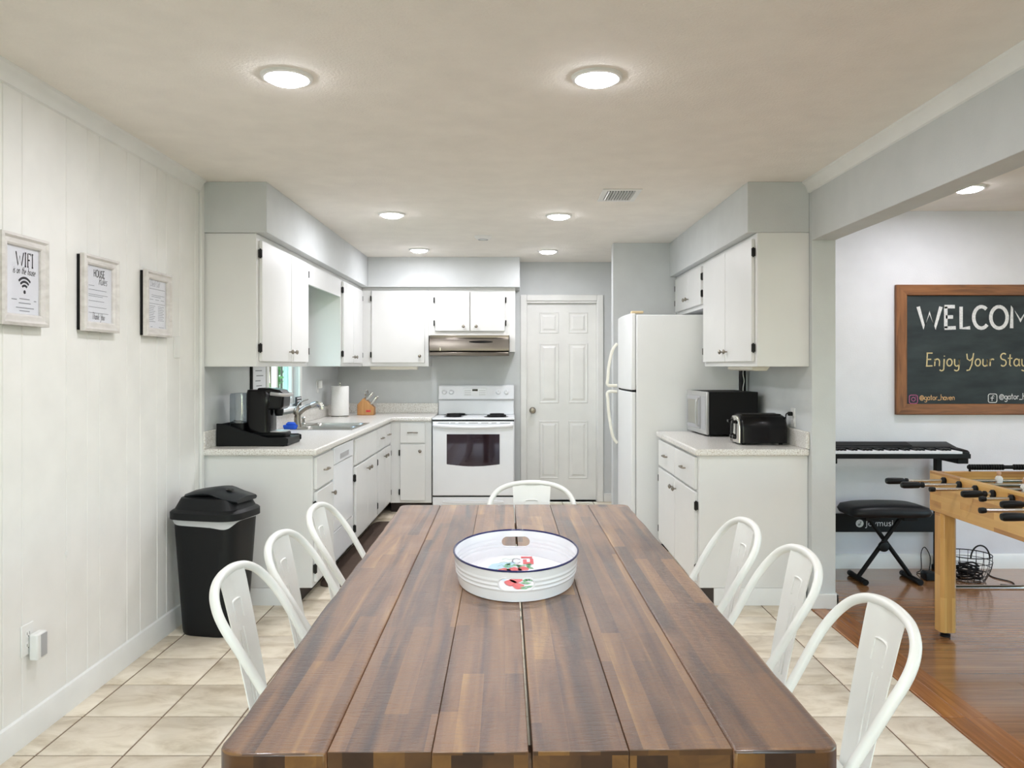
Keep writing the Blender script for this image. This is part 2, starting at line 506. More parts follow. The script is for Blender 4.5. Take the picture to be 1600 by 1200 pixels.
# hand lettering as pen strokes, one em = cap height
def arc(cx, cy, rx, ry, a0, a1, n=10):
    return [(cx + rx * math.cos(math.radians(a0 + (a1 - a0) * i / n)), cy + ry * math.sin(math.radians(a0 + (a1 - a0) * i / n))) for i in range(n + 1)]
GL = {
 'W': (1.0, [[(0, 1), (.27, 0), (.5, .72), (.73, 0), (1, 1)]]),
 'E': (.52, [[(.06, 1), (.06, 0)], [(.0, 1), (.46, 1)], [(.06, .52), (.38, .52)], [(.0, 0), (.5, .02)]]),
 'L': (.46, [[(.06, 1), (.06, 0), (.46, .02)]]),
 'C': (.6, [arc(.34, .5, .34, .5, 50, 318, 16)]),
 'O': (.72, [arc(.36, .5, .36, .5, 90, 450, 22)]),
 'M': (.86, [[(.04, 0), (.06, 1), (.43, .35), (.8, 1), (.84, 0)]]),
 'I': (.2, [[(.1, 0), (.1, 1)], [(0, 1), (.2, 1)], [(0, 0), (.2, 0)]]),
 'F': (.46, [[(.08, 0), (.08, 1), (.46, 1), (.46, .88)], [(.08, .52), (.34, .52)], [(0, 0), (.18, 0)]]),
 'H': (.6, [[(.08, 0), (.08, 1)], [(.52, 0), (.52, 1)], [(.08, .52), (.52, .52)]]),
 'U': (.6, [[(.06, 1), (.06, .3)] + arc(.3, .3, .24, .3, 180, 360, 8) + [(.54, 1)]]),
 'S': (.5, [arc(.26, .74, .22, .24, 40, 270, 10) + arc(.26, .25, .22, .25, 90, -140, 10)]),
 'R': (.52, [[(.06, 0), (.06, 1)] + arc(.2, .74, .26, .26, 90, -90, 8) + [(.06, .48)], [(.2, .48), (.5, 0)]]),
 'T': (.6, [[(0, 1), (.6, 1)], [(.3, 1), (.3, 0)]]),
 'Y': (.6, [[(.04, .95), (.1, .55), (.3, .42), (.5, .62)], [(.56, 1), (.46, .1), (.3, -.3), (.08, -.34)]]),
 'a': (.48, [arc(.22, .28, .2, .27, 20, 340, 12), [(.42, .55), (.42, .12), (.5, 0)]]),
 'c': (.4, [arc(.24, .28, .2, .27, 45, 315, 10)]),
 'e': (.46, [[(.05, .3), (.4, .32)] + arc(.22, .28, .2, .27, 10, 320, 12)]),
 'g': (.48, [arc(.22, .28, .2, .27, 20, 340, 12), [(.42, .55), (.42, -.2)] + arc(.22, -.2, .2, .18, 0, -160, 8)]),
 'h': (.46, [[(.05, 1), (.05, 0)], [(.05, .35)] + arc(.23, .33, .18, .22, 160, 0, 8) + [(.41, 0)]]),
 'i': (.16, [[(.08, .55), (.08, 0)], [(.08, .78), (.08, .7)]]),
 'j': (.3, [[(.2, .55), (.2, -.2)] + arc(.04, -.2, .16, .16, 0, -150, 8), [(.2, .8), (.2, .74)]]),
 'k': (.44, [[(.05, 1), (.05, 0)], [(.4, .55), (.07, .25), (.42, 0)]]),
 'l': (.18, [[(.08, 1), (.08, .08), (.16, 0)]]),
 'm': (.7, [[(.05, .55), (.05, 0)], [(.05, .38)] + arc(.2, .36, .14, .19, 160, 0, 6) + [(.34, 0)], [(.34, .38)] + arc(.49, .36, .14, .19, 160, 0, 6) + [(.63, 0)]]),
 'n': (.46, [[(.05, .55), (.05, 0)], [(.05, .35)] + arc(.23, .33, .18, .22, 160, 0, 8) + [(.41, 0)]]),
 'o': (.46, [arc(.22, .28, .2, .27, 90, 450, 14)]),
 'r': (.34, [[(.06, .55), (.06, 0)], [(.06, .34)] + arc(.22, .34, .16, .2, 160, 45, 6)]),
 's': (.36, [arc(.18, .41, .14, .14, 40, 270, 8) + arc(.18, .14, .15, .14, 90, -140, 8)]),
 't': (.36, [[(.16, .9), (.16, .1), (.28, 0)], [(0, .6), (.34, .6)]]),
 'u': (.46, [[(.05, .55), (.05, .2)] + arc(.22, .2, .17, .2, 180, 360, 8) + [(.4, .55), (.4, 0)]]),
 'v': (.42, [[(.02, .55), (.2, 0), (.4, .55)]]),
 'y': (.46, [[(.04, .55), (.06, .2)] + arc(.23, .2, .17, .2, 180, 340, 8) + [(.42, .55), (.4, -.2)] + arc(.22, -.2, .18, .16, 0, -150, 8)]),
 '_': (.5, [[(.0, -.02), (.5, -.02)]]),
 '@': (.8, [arc(.4, .35, .16, .2, 0, 360, 12), [(.56, .55), (.56, .2)] + arc(.4, .35, .36, .42, -30, 310, 18)]),
 '\u00e7': (.4, []), ' ': (.36, []),
}
def lettering(mb, txt, O, U, V, size, width, x0=0.0, y0=0.0, gap=0.12, slant=0.0, xs=1.0):
    x = x0
    for ch in txt:
        wd, polys = GL[ch]
        mb.strokes([[(p[0] * xs, p[1]) for p in q] for q in polys], O, U, V, size, width, x, y0, slant)
        x += (wd * xs + gap) * size
    return x

# ------------------------------------------------------------------ cabinet front helpers
class Face:
    """a vertical front plane: ax 'x+', 'x-' or 'y-', at coordinate c"""
    def __init__(s, ax, c): s.ax, s.c = ax, c
    def P(s, a, z, d):
        return {'x+': (s.c + d, a, z), 'x-': (s.c - d, a, z), 'y-': (a, s.c - d, z)}[s.ax]
    def box(s, mb, a0, a1, z0, z1, d0, d1):
        p, q = s.P(a0, z0, d0), s.P(a1, z1, d1)
        return mb.box(min(p[0], q[0]), max(p[0], q[0]), min(p[1], q[1]), max(p[1], q[1]), z0, z1)
    axis = property(lambda s: {'x+': 'x', 'x-': '-x', 'y-': '-y'}[s.ax])

KNOB = [(0.0045, 0), (0.0045, 0.012), (0.010, 0.016), (0.0155, 0.022), (0.0155, 0.026), (0.010, 0.031), (0.003, 0.033)]
def panel_front(F, root, name, a0, a1, z0, z1, t=0.02, mat='cab_white', knob=None, pull=None, hinge=None, plate=True):
    """an overlay door or drawer front with its knob, pull and black hinges"""
    m = MB(); F.box(m, a0, a1, z0, z1, 0.0, t)
    d = build(name, m, mat, root, bevel=0.004, seg=2)
    if knob:
        k = MB(); k.lathe(KNOB, F.P(knob[0], knob[1], t), F.axis, 14)
        build('knob', k, 'nickel', d)
    if pull:
        a, z, wd = pull
        k = MB()
        pts = [F.P(a - wd / 2, z, t), F.P(a - wd / 2 * 0.92, z, t + 0.02), F.P(a, z + 0.002, t + 0.027), F.P(a + wd / 2 * 0.92, z, t + 0.02), F.P(a + wd / 2, z, t)]
        k.tube(smooth_path(pts, 5), 0.0052, 8)
        build('pull', k, 'nickel', d)
    if hinge:
        a, side = hinge
        for zz in (z0 + 0.055, z1 - 0.055 - 0.046):
            k = MB(); F.box(k, a - 0.0055, a + 0.0055, zz, zz + 0.046, 0.001, t + 0.002)
            k.cyl(F.P(a, zz - 0.005, t * 0.6), F.P(a, zz + 0.051, t * 0.6), 0.005, n=8)
            build('hinge', k, 'black_iron', d)
    return d
# ------------------------------------------------------------------ the shell
def struct(name, mb, mat, parent=None, bevel=0.0, **k):
    return build(name, mb, mat, parent, bevel=bevel, kind=None if parent else 'structure', **k)
YB = -2.5              # wall behind the camera
LX = 5.5               # far side of the living room
LY = 5.40              # end wall of the living room
HB = 2.09              # underside of the header beam

def wall_hole(axis, c0, c1, a0, a1, z0, z1, ha0, ha1, hz0, hz1):
    m = MB()
    for (p0, p1, q0, q1) in ((a0, ha0, z0, z1), (ha1, a1, z0, z1), (ha0, ha1, z0, hz0), (ha0, ha1, hz1, z1)):
        if axis == 'x': m.box(c0, c1, p0, p1, q0, q1)
        else: m.box(p0, p1, c0, c1, q0, q1)
    return m

# floors
TP, TX0, TY0, TG = 0.3115, -1.692, 2.805, 0.0035
fl = struct('floor', MB().box(LW - 0.12, 1.68, YB - 0.12, BW + 0.12, -0.12, -0.004), 'grout')
def tile_mesh(x0, x1, y0, y1):
    m = MB(); b = 0.0035
    m.loft([[(x0, y0, -0.008), (x1, y0, -0.008), (x1, y1, -0.008), (x0, y1, -0.008)],
            [(x0, y0, -0.0025), (x1, y0, -0.0025), (x1, y1, -0.0025), (x0, y1, -0.0025)],
            [(x0 + b, y0 + b, 0), (x1 - b, y0 + b, 0), (x1 - b, y1 - b, 0), (x0 + b, y1 - b, 0)]])
    return m
cache = {}
XE0, XE1 = LW + 0.002, 1.678
for j in range(-7, 17):
    y0 = TY0 + j * TP
    if y0 + TP > BW + 0.2: break
    for i in range(-1, 11):
        x0, x1 = TX0 + i * TP, TX0 + (i + 1) * TP
        x0, x1 = max(x0, XE0 - TG), min(x1, XE1 + TG)
        ye = min(y0 + TP, BW + TG)
        if x1 - x0 < 0.03 or ye - y0 < 0.03: continue
        key = (round(x1 - x0, 3), round(ye - y0, 3))
        loc = ((x0 + x1) / 2, (y0 + ye) / 2, 0)
        if key not in cache:
            o = build('floor_tile', tile_mesh(x0 + TG, x1 - TG, y0 + TG, ye - TG), 'floor_tile', fl, origin=loc)
            cache[key] = o.data
        else:
            o = bpy.data.objects.new('floor_tile', cache[key]); COL.objects.link(o); o.parent = fl
            o.location = Vector(loc) - wloc(fl)
fw = struct('floor_living_room', MB().box(1.68, LX + 0.12, YB - 0.12, LY + 0.12, -0.12, -0.0015), 'strip_wood')
# boards under the beam run lengthwise, the room's boards run across
y = 0.4
k = 0
while y < 4.5:
    ye = min(y + 1.35, 4.5)
    build('threshold_board', MB().box(1.681, 1.765, y + 0.0006, ye - 0.0006, -0.012, 0.004), 'strip_wood', fw, bevel=0.004)
    build('threshold_board', MB().box(1.766, 1.85, y + 0.0006, ye - 0.0006, -0.012, 0.002), 'strip_wood', fw, bevel=0.0015)
    y = ye
PWD = 0.125
offs = [0.0, 0.47, 0.88, 0.2, 0.68]
j = 0
y = 1.2
while y < LY - 0.01:
    ye = min(y + PWD, LY)
    x = 1.851 - offs[j % 5]
    xm = 1.851 if y < 4.5 - 0.001 else 1.826
    if y < 4.5 < ye: xm = 1.851
    while x < 4.6:
        xe = x + 1.22
        a = max(x, xm)
        if xe > a + 0.02:
            build('floor_plank', MB().box(a + 0.0002, xe - 0.0002, y + 0.0002, ye - 0.0002, -0.012, 0.0), 'floor_wood', fw, bevel=0.0006, seg=1)
        x = xe
    y = ye; j += 1

# ceiling
struct('ceiling', MB().box(LW - 0.12, LX + 0.12, YB - 0.12, BW + 0.12, CE, CE + 0.12), 'ceiling_paint')

# panelled wall on the left
wl = struct('wall_left', MB().box(LW - 0.12, LW - 0.005, YB, 4.5, 0, CE), 'panel_white')
y = 0.9
pat = [0.20, 0.11, 0.285, 0.155, 0.10, 0.24, 0.13, 0.18, 0.105, 0.165]
k = 0
while y < 4.49:
    ye = min(y + pat[k % 10], 4.5)
    m = MB(); b = 0.004
    m.loft([[(LW - 0.0045, y + 0.0005, 0.0), (LW - 0.0045, ye - 0.0005, 0.0), (LW - 0.0045, ye - 0.0005, CE), (LW - 0.0045, y + 0.0005, CE)],
            [(LW, y + b, 0.0), (LW, ye - b, 0.0), (LW, ye - b, CE), (LW, y + b, CE)]], cap0=False)
    build('wall_plank', m, 'panel_white', wl, sharp=20)
    y = ye; k += 1
struct('trim_1', MB().prism([(LW - 0.004, CE), (LW + 0.042, CE), (LW + 0.040, CE - 0.012), (LW + 0.026, CE - 0.022), (LW + 0.016, CE - 0.045), (LW + 0.010, CE - 0.062), (LW - 0.004, CE - 0.068)], 'xz', YB, 4.5), 'trim_white')
struct('trim_2', MB().box(LW - 0.002, LW + 0.014, 4.50, 4.545, 0, CE), 'trim_white', bevel=0.004)
struct('baseboard_left', MB().prism([(LW - 0.004, 0), (LW + 0.016, 0), (LW + 0.016, 0.085), (LW + 0.010, 0.102), (LW - 0.004, 0.108)], 'xz', YB, 4.5), 'trim_white')

# kitchen walls
KW = (5.74, 6.56, 1.07, 2.03)     # window over the sink
struct('wall_kitchen_left', wall_hole('x', LW - 0.12, LW, 4.5, BW, 0, CE, *KW), 'grey_paint')
DX0, DX1, DH = 0.128, 0.845, 2.035   # door opening
struct('wall_kitchen_back', wall_hole('y', BW, BW + 0.12, LW - 0.12, 3.0, 0, CE, DX0, DX1, 0.0, DH), 'grey_paint')
struct('wall_kitchen_right', MB().box(RW, 1.825, 4.5, BW, 0, CE), 'grey_paint', bevel=0.003)
struct('wall_header', MB().box(RW, 1.825, YB, 4.5, HB, CE), 'grey_paint', bevel=0.003)
struct('wall_stub', MB().box(0.85, RW, 6.80, 6.92, 0, CE), 'grey_paint', bevel=0.003)
struct('wall_soffit_left', MB().box(LW, -1.415, 4.54, BW, UT, CE), 'grey_paint', bevel=0.003)
struct('wall_soffit_back', MB().box(-1.415, 0.057, 7.68, BW, UT, CE), 'grey_paint', bevel=0.003)
struct('wall_soffit_right', MB().box(1.337, RW, 4.54, 6.80, UT, CE), 'grey_paint', bevel=0.003)
struct('trim_3', MB().prism([(RW + 0.004, CE), (RW - 0.042, CE), (RW - 0.040, CE - 0.012), (RW - 0.026, CE - 0.022), (RW - 0.016, CE - 0.045), (RW - 0.010, CE - 0.062), (RW + 0.004, CE - 0.068)], 'xz', YB, 4.54), 'trim_white')
m = MB()
m.box(RW - 0.010, 1.837, 4.486, 4.502, 0, 0.085)
m.box(1.823, 1.837, 4.486, LY, 0, 0.085)
struct('baseboard_column', m, 'trim_white', bevel=0.003)
struct('baseboard_back', MB().box(0.91, 2.0, BW - 0.014, BW + 0.002, 0, 0.085), 'trim_white', bevel=0.004)

# living room and the side behind the camera
struct('wall_living_room', MB().box(1.825, LX + 0.12, LY, LY + 0.12, 0, CE), 'living_paint')
struct('baseboard_living_room', MB().prism([(LY + 0.003, 0), (LY - 0.015, 0), (LY - 0.015, 0.082), (LY - 0.008, 0.095), (LY + 0.003, 0.1)], 'yz', 1.825, LX), 'trim_white')
LWN = (-0.6, 3.6, 0.35, 2.15)
struct('wall_right', wall_hole('x', LX, LX + 0.12, YB, LY, 0, CE, *LWN), 'living_paint')
BWN = (-1.4, 1.4, 0.06, 2.1)
struct('wall_behind', wall_hole('y', YB - 0.12, YB, LW - 0.12, LX + 0.12, 0, CE, *BWN), 'living_paint')
struct('ground', MB().box(-24, 20, -20, 30, -0.4, -0.25), 'lawn')

# windows
def window(name, axis, c, a0, a1, z0, z1, teal=False, mull=1):
    r = bpy.data.objects.new(name, None); COL.objects.link(r); r['kind'] = 'structure'
    r.location = (c, (a0 + a1) / 2, z0) if axis == 'x' else ((a0 + a1) / 2, c, z0)
    def bx(m, p0, p1, q0, q1, d0, d1):
        return m.box(c + d0, c + d1, p0, p1, q0, q1) if axis == 'x' else m.box(p0, p1, c + d0, c + d1, q0, q1)
    t = 0.045
    m = MB()
    bx(m, a0, a0 + t, z0, z1, -0.03, 0.03); bx(m, a1 - t, a1, z0, z1, -0.03, 0.03)
    bx(m, a0 + t, a1 - t, z0, z0 + t, -0.03, 0.03); bx(m, a0 + t, a1 - t, z1 - t, z1, -0.03, 0.03)
    build('window_frame', m, 'trim_white', r, bevel=0.003)
    n = mull + 1
    wdt = (a1 - a0 - 2 * t) / n
    for i in range(mull):
        q = a0 + t + wdt * (i + 1)
        build('mullion', bx(MB(), q - 0.02, q + 0.02, z0 + t, z1 - t, -0.02, 0.02), 'trim_white', r, bevel=0.003)
    for i in range(n):
        p0 = a0 + t + wdt * i + (0.02 if i else 0); p1 = a0 + t + wdt * (i + 1) - (0.02 if i < n - 1 else 0)
        build('pane', bx(MB(), p0, p1, z0 + t, z1 - t, -0.003, 0.003), 'teal_glass' if teal and i == n - 1 else 'window_glass', r)
    return r
w1 = window('window_1', 'x', LW - 0.07, *KW, teal=True, mull=1)
# casing, stool and apron of the sink window
m = MB()
m.box(LW, LW + 0.018, KW[0] - 0.06, KW[0], KW[2] - 0.02, KW[3] + 0.06)
m.box(LW, LW + 0.018, KW[1], KW[1] + 0.06, KW[2] - 0.02, KW[3] + 0.06)
m.box(LW, LW + 0.018, KW[0], KW[1], KW[3], KW[3] + 0.06)
build('window_casing', m, 'trim_white', w1, bevel=0.003)
build('window_sill', MB().box(LW - 0.04, LW + 0.06, KW[0] - 0.08, KW[1] + 0.08, KW[2] - 0.045, KW[2] - 0.02), 'trim_white', w1, bevel=0.006)
window('unseen_window_2', 'x', LX + 0.06, *LWN, mull=2)  # unseen, added and made large to bring daylight into the living room
window('unseen_window_3', 'y', YB - 0.06, *BWN, mull=1)  # unseen, added behind the camera and widened for daylight fill

# six-panel door in the back wall
dr = bpy.data.objects.new('door_1', None); COL.objects.link(dr); dr.location = ((DX0 + DX1) / 2, BW, 0); dr['kind'] = 'structure'
dy = BW + 0.035
sx0, sx1 = DX0 + 0.006, DX1 - 0.006
slab = build('door_leaf', MB().box(sx0, sx1, dy, dy + 0.04, 0.012, DH - 0.022), 'trim_white', dr, bevel=0.003)
pw = 0.185
cuts = []
cols = [(0.265, 0.265 + pw), (0.560, 0.560 + pw)]
rows = [(1.715, 1.915), (1.005, 1.60), (0.235, 0.81)]
for c0, c1 in cols:
    for z0, z1 in rows:
        x0, x1 = c0 - 0.0, c1
        # moulded panel: sunk ring, raised field
        m = MB()
        def rr(i, y): return [(x0 + i, y, z0 + i), (x1 - i, y, z0 + i), (x1 - i, y, z1 - i), (x0 + i, y, z1 - i)]
        m.loft([rr(-0.008, dy - 0.0012), rr(0.0, dy - 0.006), rr(0.008, dy - 0.001), rr(0.022, dy - 0.001), rr(0.040, dy - 0.009), rr(0.046, dy - 0.009)], cap0=False)
        build('door_panel', m, 'trim_white', dr, sharp=20)
m = MB()
CW = 0.062
m.box(DX0 - CW, DX0, BW - 0.018, BW, 0, DH + CW); m.box(DX1, DX1 + CW, BW - 0.018, BW, 0, DH + CW); m.box(DX0, DX1, BW - 0.018, BW, DH, DH + CW)
build('door_casing', m, 'trim_white', dr, bevel=0.006)
m = MB()
m.box(DX0, DX0 + 0.006, BW, BW + 0.12, 0, DH); m.box(DX1 - 0.006, DX1, BW, BW + 0.12, 0, DH); m.box(DX0 + 0.006, DX1 - 0.006, BW, BW + 0.12, DH - 0.02, DH)
build('door_jamb', m, 'trim_white', dr)
m = MB()
m.lathe([(0.033, 0), (0.033, 0.006), (0.014, 0.010), (0.012, 0.03), (0.026, 0.04), (0.032, 0.055), (0.026, 0.068), (0.010, 0.072)], (0.190, dy, 0.925), '-y', 20)
build('door_knob', m, 'nickel', dr)

# recessed lamps in the ceiling
def downlight(x, y, label, watts=LAMP_W, group='recessed ceiling lamps'):
    r = thing('recessed_light', label, 'ceiling light', (x, y, CE - 0.012), group)
    m = MB(); n = 32
    m.lathe([(0.074, 0.012), (0.074, 0.004), (0.080, 0.0), (0.090, 0.003), (0.094, 0.012)], (x, y, CE - 0.012), 'z', n, False, False)
    build('trim_ring', m, 'trim_white', r)
    m = MB(); m.lathe([(0.076, 0.008), (0.074, 0.000), (0.067, -0.006), (0.054, -0.012), (0.030, -0.0165), (0.002, -0.018)], (x, y, CE - 0.012), 'z', n, False, True)
    build('lens', m, 'lamp_lens', r)
    ld = bpy.data.lights.new('lamp_light', 'AREA'); ld.shape = 'DISK'; ld.size = 0.10; ld.energy = watts; ld.color = LAMP_COL
    lo = bpy.data.objects.new('lamp_light', ld); COL.objects.link(lo); lo.parent = r; lo.location = (0, 0, -0.022)
    return r
downlight(-0.827, 2.89, 'large glowing ceiling light nearest, above left side of table')
downlight(0.303, 2.895, 'large glowing ceiling light nearest, above right side of table')
downlight(-0.847, 5.50, 'round ceiling light of middle row, nearer the left wall cabinets')
downlight(0.314, 5.55, 'round ceiling light of middle row, beside the ceiling air vent')
downlight(-0.857, 7.18, 'small ceiling light of the far row, left of smoke detector', LAMP_W * 0.7)
downlight(0.312, 7.26, 'small ceiling light of the far row, in front of door', LAMP_W * 0.7)
for (x, y) in ((-0.83, 0.3), (0.31, 0.3), (-0.83, -1.6), (0.31, -1.6)):
    downlight(x, y, 'ceiling light behind the viewer over the dining area', group='ceiling lights behind the viewer')
downlight(2.685, 4.69, 'ceiling light in living room, glowing beyond the header beam', LAMP_W * 0.8)
for (x, y) in ((4.4, 4.3), (2.9, 2.0), (4.4, 2.0), (2.9, -0.6), (4.4, -0.6)):
    downlight(x, y, 'ceiling light of the living room outside the view', LAMP_W * 0.9, group='living room ceiling lights out of view')

# ceiling air vent
vx0, vx1, vy0, vy1 = 0.53, 0.765, 4.72, 5.06
r = thing('ceiling_vent', 'white metal air vent with dark slots in the ceiling', 'air vent', ((vx0 + vx1) / 2, (vy0 + vy1) / 2, CE - 0.008))
m = MB(); q = 0.034
m.box(vx0, vx1, vy0, vy0 + q, CE - 0.007, CE); m.box(vx0, vx1, vy1 - q, vy1, CE - 0.007, CE)
m.box(vx0, vx0 + q, vy0 + q, vy1 - q, CE - 0.007, CE); m.box(vx1 - q, vx1, vy0 + q, vy1 - q, CE - 0.007, CE)
build('vent_frame', m, 'trim_white', r, bevel=0.003)
build('vent_backing', MB().box(vx0 + q, vx1 - q, vy0 + q, vy1 - q, CE - 0.0012, CE - 0.0002), 'black_matte', r)
ns = 10
for i in range(ns):
    x = vx0 + q + (vx1 - vx0 - 2 * q) * (i + 0.5) / ns
    m = MB(); m.prism([(x - 0.0042, CE - 0.0013), (x - 0.003, CE - 0.0013), (x + 0.0022, CE - 0.012), (x + 0.001, CE - 0.012)], 'xz', vy0 + q, vy1 - q)
    build('vent_slat', m, 'trim_white', r)
# smoke detector
r = thing('smoke_detector', 'small round white smoke detector on the ceiling', 'smoke detector', (-0.25, 6.44, CE - 0.03))
m = MB(); m.lathe([(0.070, 0.03), (0.070, 0.022), (0.064, 0.012), (0.050, 0.003), (0.02, 0.0)], (-0.25, 6.44, CE - 0.03), 'z', 28)
build('housing', m, 'trim_white', r)
m = MB(); m.lathe([(0.040, 0.0), (0.040, 0.002), (0.034, 0.002), (0.034, 0.0)], (-0.25, 6.44, CE - 0.0316), 'z', 24, False, False)
build('sensor_ring', m, 'device_grey', r)

# greenery outside the sink window
def shrub(x, y, hgt, rad, label, seed):
    rnd = random.Random(seed)
    r = thing('garden_shrub', label, 'shrub', (x, y, -0.25), 'shrubs outside the sink window')
    m = MB()
    for i in range(3):
        m.tube([(x + 0.05 * i, y, -0.25), (x + rnd.uniform(-.2, .2), y + rnd.uniform(-.2, .2), hgt * 0.7)], [0.03, 0.012], 6)
    build('stem', m, 'bark', r)
    m = MB()
    for i in range(900):
        a, b = rnd.uniform(0, 2 * PI), math.acos(rnd.uniform(-1, 1)); d = rad * rnd.uniform(0.55, 1.0)
        c = Vector((x + d * math.sin(b) * math.cos(a), y + d * math.sin(b) * math.sin(a), hgt * 0.55 + d * math.cos(b) * hgt * 0.5 / rad))
        u = Vector((rnd.uniform(-1, 1), rnd.uniform(-1, 1), rnd.uniform(-1, 1))).normalized(); v = u.orthogonal().normalized()
        l = rnd.uniform(0.05, 0.09)
        m.quad(c - u * l, c + v * l * 0.45, c + u * l, c - v * l * 0.45)
    build('foliage', m, 'leaf', r, kind='stuff')
shrub(-3.35, 11.2, 2.4, 0.9, 'green leafy garden shrub seen through sink window', 1)
shrub(-2.9, 9.2, 1.1, 0.45, 'lower green shrub outside close to sink window', 2)
# ------------------------------------------------------------------ kitchen cabinets, left run
FX = -1.16             # front of the left base cabinets
FL = Face('x+', FX)
def base_body(root, y0, y1, x0=LW + 0.002, x1=FX, near_panel=False):
    build('body', MB().box(x0, x1, y0, y1, 0.10, 0.861), 'cab_white', root, bevel=0.002)
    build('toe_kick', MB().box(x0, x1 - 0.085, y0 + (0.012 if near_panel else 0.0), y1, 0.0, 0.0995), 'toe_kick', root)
D1, D2, Z1, Z2 = 0.66, 0.845, 0.125, 0.645     # drawer and door heights
r = thing('base_cabinet', 'narrow white base cabinet at near end of sink run, behind the trash can', 'cabinet', (-1.47, 4.8, 0))
base_body(r, KY, 5.04, near_panel=True)
build('end_baseboard', MB().prism([(KY - 0.003, 0), (KY + 0.011, 0), (KY + 0.011, 0.099), (KY - 0.0, 0.099), (KY - 0.003, 0.092)], 'yz', LW + 0.02, FX - 0.085), 'trim_white', r)
panel_front(FL, r, 'drawer', KY + 0.035, 5.02, D1, D2, pull=(4.80, 0.755, 0.085))
panel_front(FL, r, 'door', KY + 0.035, 5.02, Z1, Z2, knob=(4.965, 0.585), hinge=(KY + 0.026, 1))

r = thing('dishwasher', 'white dishwasher built in beside the sink cabinet', 'dishwasher', (-1.47, 5.34, 0))
build('body', MB().box(LW + 0.05, FX - 0.004, 5.045, 5.655, 0.10, 0.858), 'appliance_white', r)
build('toe_kick', MB().box(LW + 0.05, FX - 0.085, 5.045, 5.655, 0.0, 0.0995), 'black_matte', r)
m = MB(); FL.box(m, 5.05, 5.65, 0.745, 0.855, -0.003, 0.018); d = build('control_panel', m, 'appliance_white', r, bevel=0.005)
m = MB(); FL.box(m, 5.22, 5.48, 0.765, 0.80, 0.0185, 0.0205); build('handle_recess', m, 'device_grey', d, bevel=0.004)
m = MB(); FL.box(m, 5.05, 5.65, 0.315, 0.740, -0.003, 0.014); build('door', m, 'appliance_white', r, bevel=0.005)
m = MB(); FL.box(m, 5.05, 5.65, 0.115, 0.308, -0.003, 0.010); build('access_panel', m, 'appliance_white', r, bevel=0.005)

r = thing('sink_cabinet', 'white sink base cabinet with two doors under the steel sink', 'cabinet', (-1.47, 6.15, 0))
m = MB()
m.box(LW + 0.002, FX, 5.66, 5.675, 0.10, 0.861); m.box(LW + 0.002, FX, 6.625, 6.64, 0.10, 0.861); m.box(FX - 0.018, FX, 5.675, 6.625, 0.10, 0.861); m.box(LW + 0.002, FX - 0.018, 5.675, 6.625, 0.10, 0.115)
build('body', m, 'cab_white', r)
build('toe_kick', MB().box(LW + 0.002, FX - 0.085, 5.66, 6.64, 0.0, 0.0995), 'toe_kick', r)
panel_front(FL, r, 'false_front', 5.73, 6.62, D1, D2)
panel_front(FL, r, 'door', 5.73, 6.195, Z1, Z2, knob=(6.15, 0.585), hinge=(5.722, 1))
panel_front(FL, r, 'door', 6.205, 6.62, Z1, Z2, knob=(6.25, 0.585), hinge=(6.628, 1))

r = thing('corner_base_cabinet', 'white base cabinet with two drawers in the corner past the sink', 'cabinet', (-1.47, 7.05, 0))
base_body(r, 6.642, 7.395)
for a0, a1, k in ((6.66, 7.005, 6.955), (7.015, 7.36, 7.065)):
    panel_front(FL, r, 'drawer', a0, a1, D1, D2, pull=((a0 + a1) / 2, 0.755, 0.085))
    panel_front(FL, r, 'door', a0, a1, Z1, Z2, knob=(k, 0.585), hinge=(a0 - 0.006 if k < 7 else a1 + 0.008, 1))

FB = Face('y-', 7.40)
r = thing('stove_side_cabinet', 'white single-door base cabinet left of the stove', 'cabinet', (-0.97, 7.72, 0))
build('body', MB().box(-1.158, -0.768, 7.40, BW - 0.002, 0.10, 0.861), 'cab_white', r, bevel=0.002)
build('toe_kick', MB().box(-1.158, -0.768, 7.485, BW - 0.002, 0.0, 0.0995), 'toe_kick', r)
panel_front(FB, r, 'drawer', -1.058, -0.826, D1, D2, pull=(-0.942, 0.757, 0.09))
panel_front(FB, r, 'door', -1.058, -0.826, Z1, Z2, knob=(-0.872, 0.585), hinge=(-1.067, 1))

# worktop, L-shaped, with the sink cut out and a low upstand
r = thing('countertop', 'speckled white L-shaped countertop with upstand around the sink', 'countertop', (-1.4, 6.2, 0.862))
m = MB()
CF = FX + 0.03
m.prism([(LW + 0.001, KY - 0.03), (CF, KY - 0.03), (CF, 7.37), (-0.765, 7.37), (-0.765, BW - 0.001), (LW + 0.001, BW - 0.001)], 'xy', 0.862, CT)
top = build('slab', m, 'counter', r, bevel=0.010, seg=3)
SX0, SX1, SY0, SY1 = -1.735, -1.20, 5.89, 6.60
cut = build('cut', MB().box(SX0 + 0.02, SX1 - 0.02, SY0 + 0.02, SY1 - 0.02, 0.8, 1.0), 'counter')
boolean_cut(top, [cut])
m = MB()
m.box(LW + 0.001, LW + 0.021, KY - 0.03, BW - 0.001, CT + 0.0003, CT + 0.10); m.box(LW + 0.021, -0.765, BW - 0.021, BW - 0.001, CT + 0.0003, CT + 0.10)
build('upstand', m, 'counter', r, bevel=0.004)

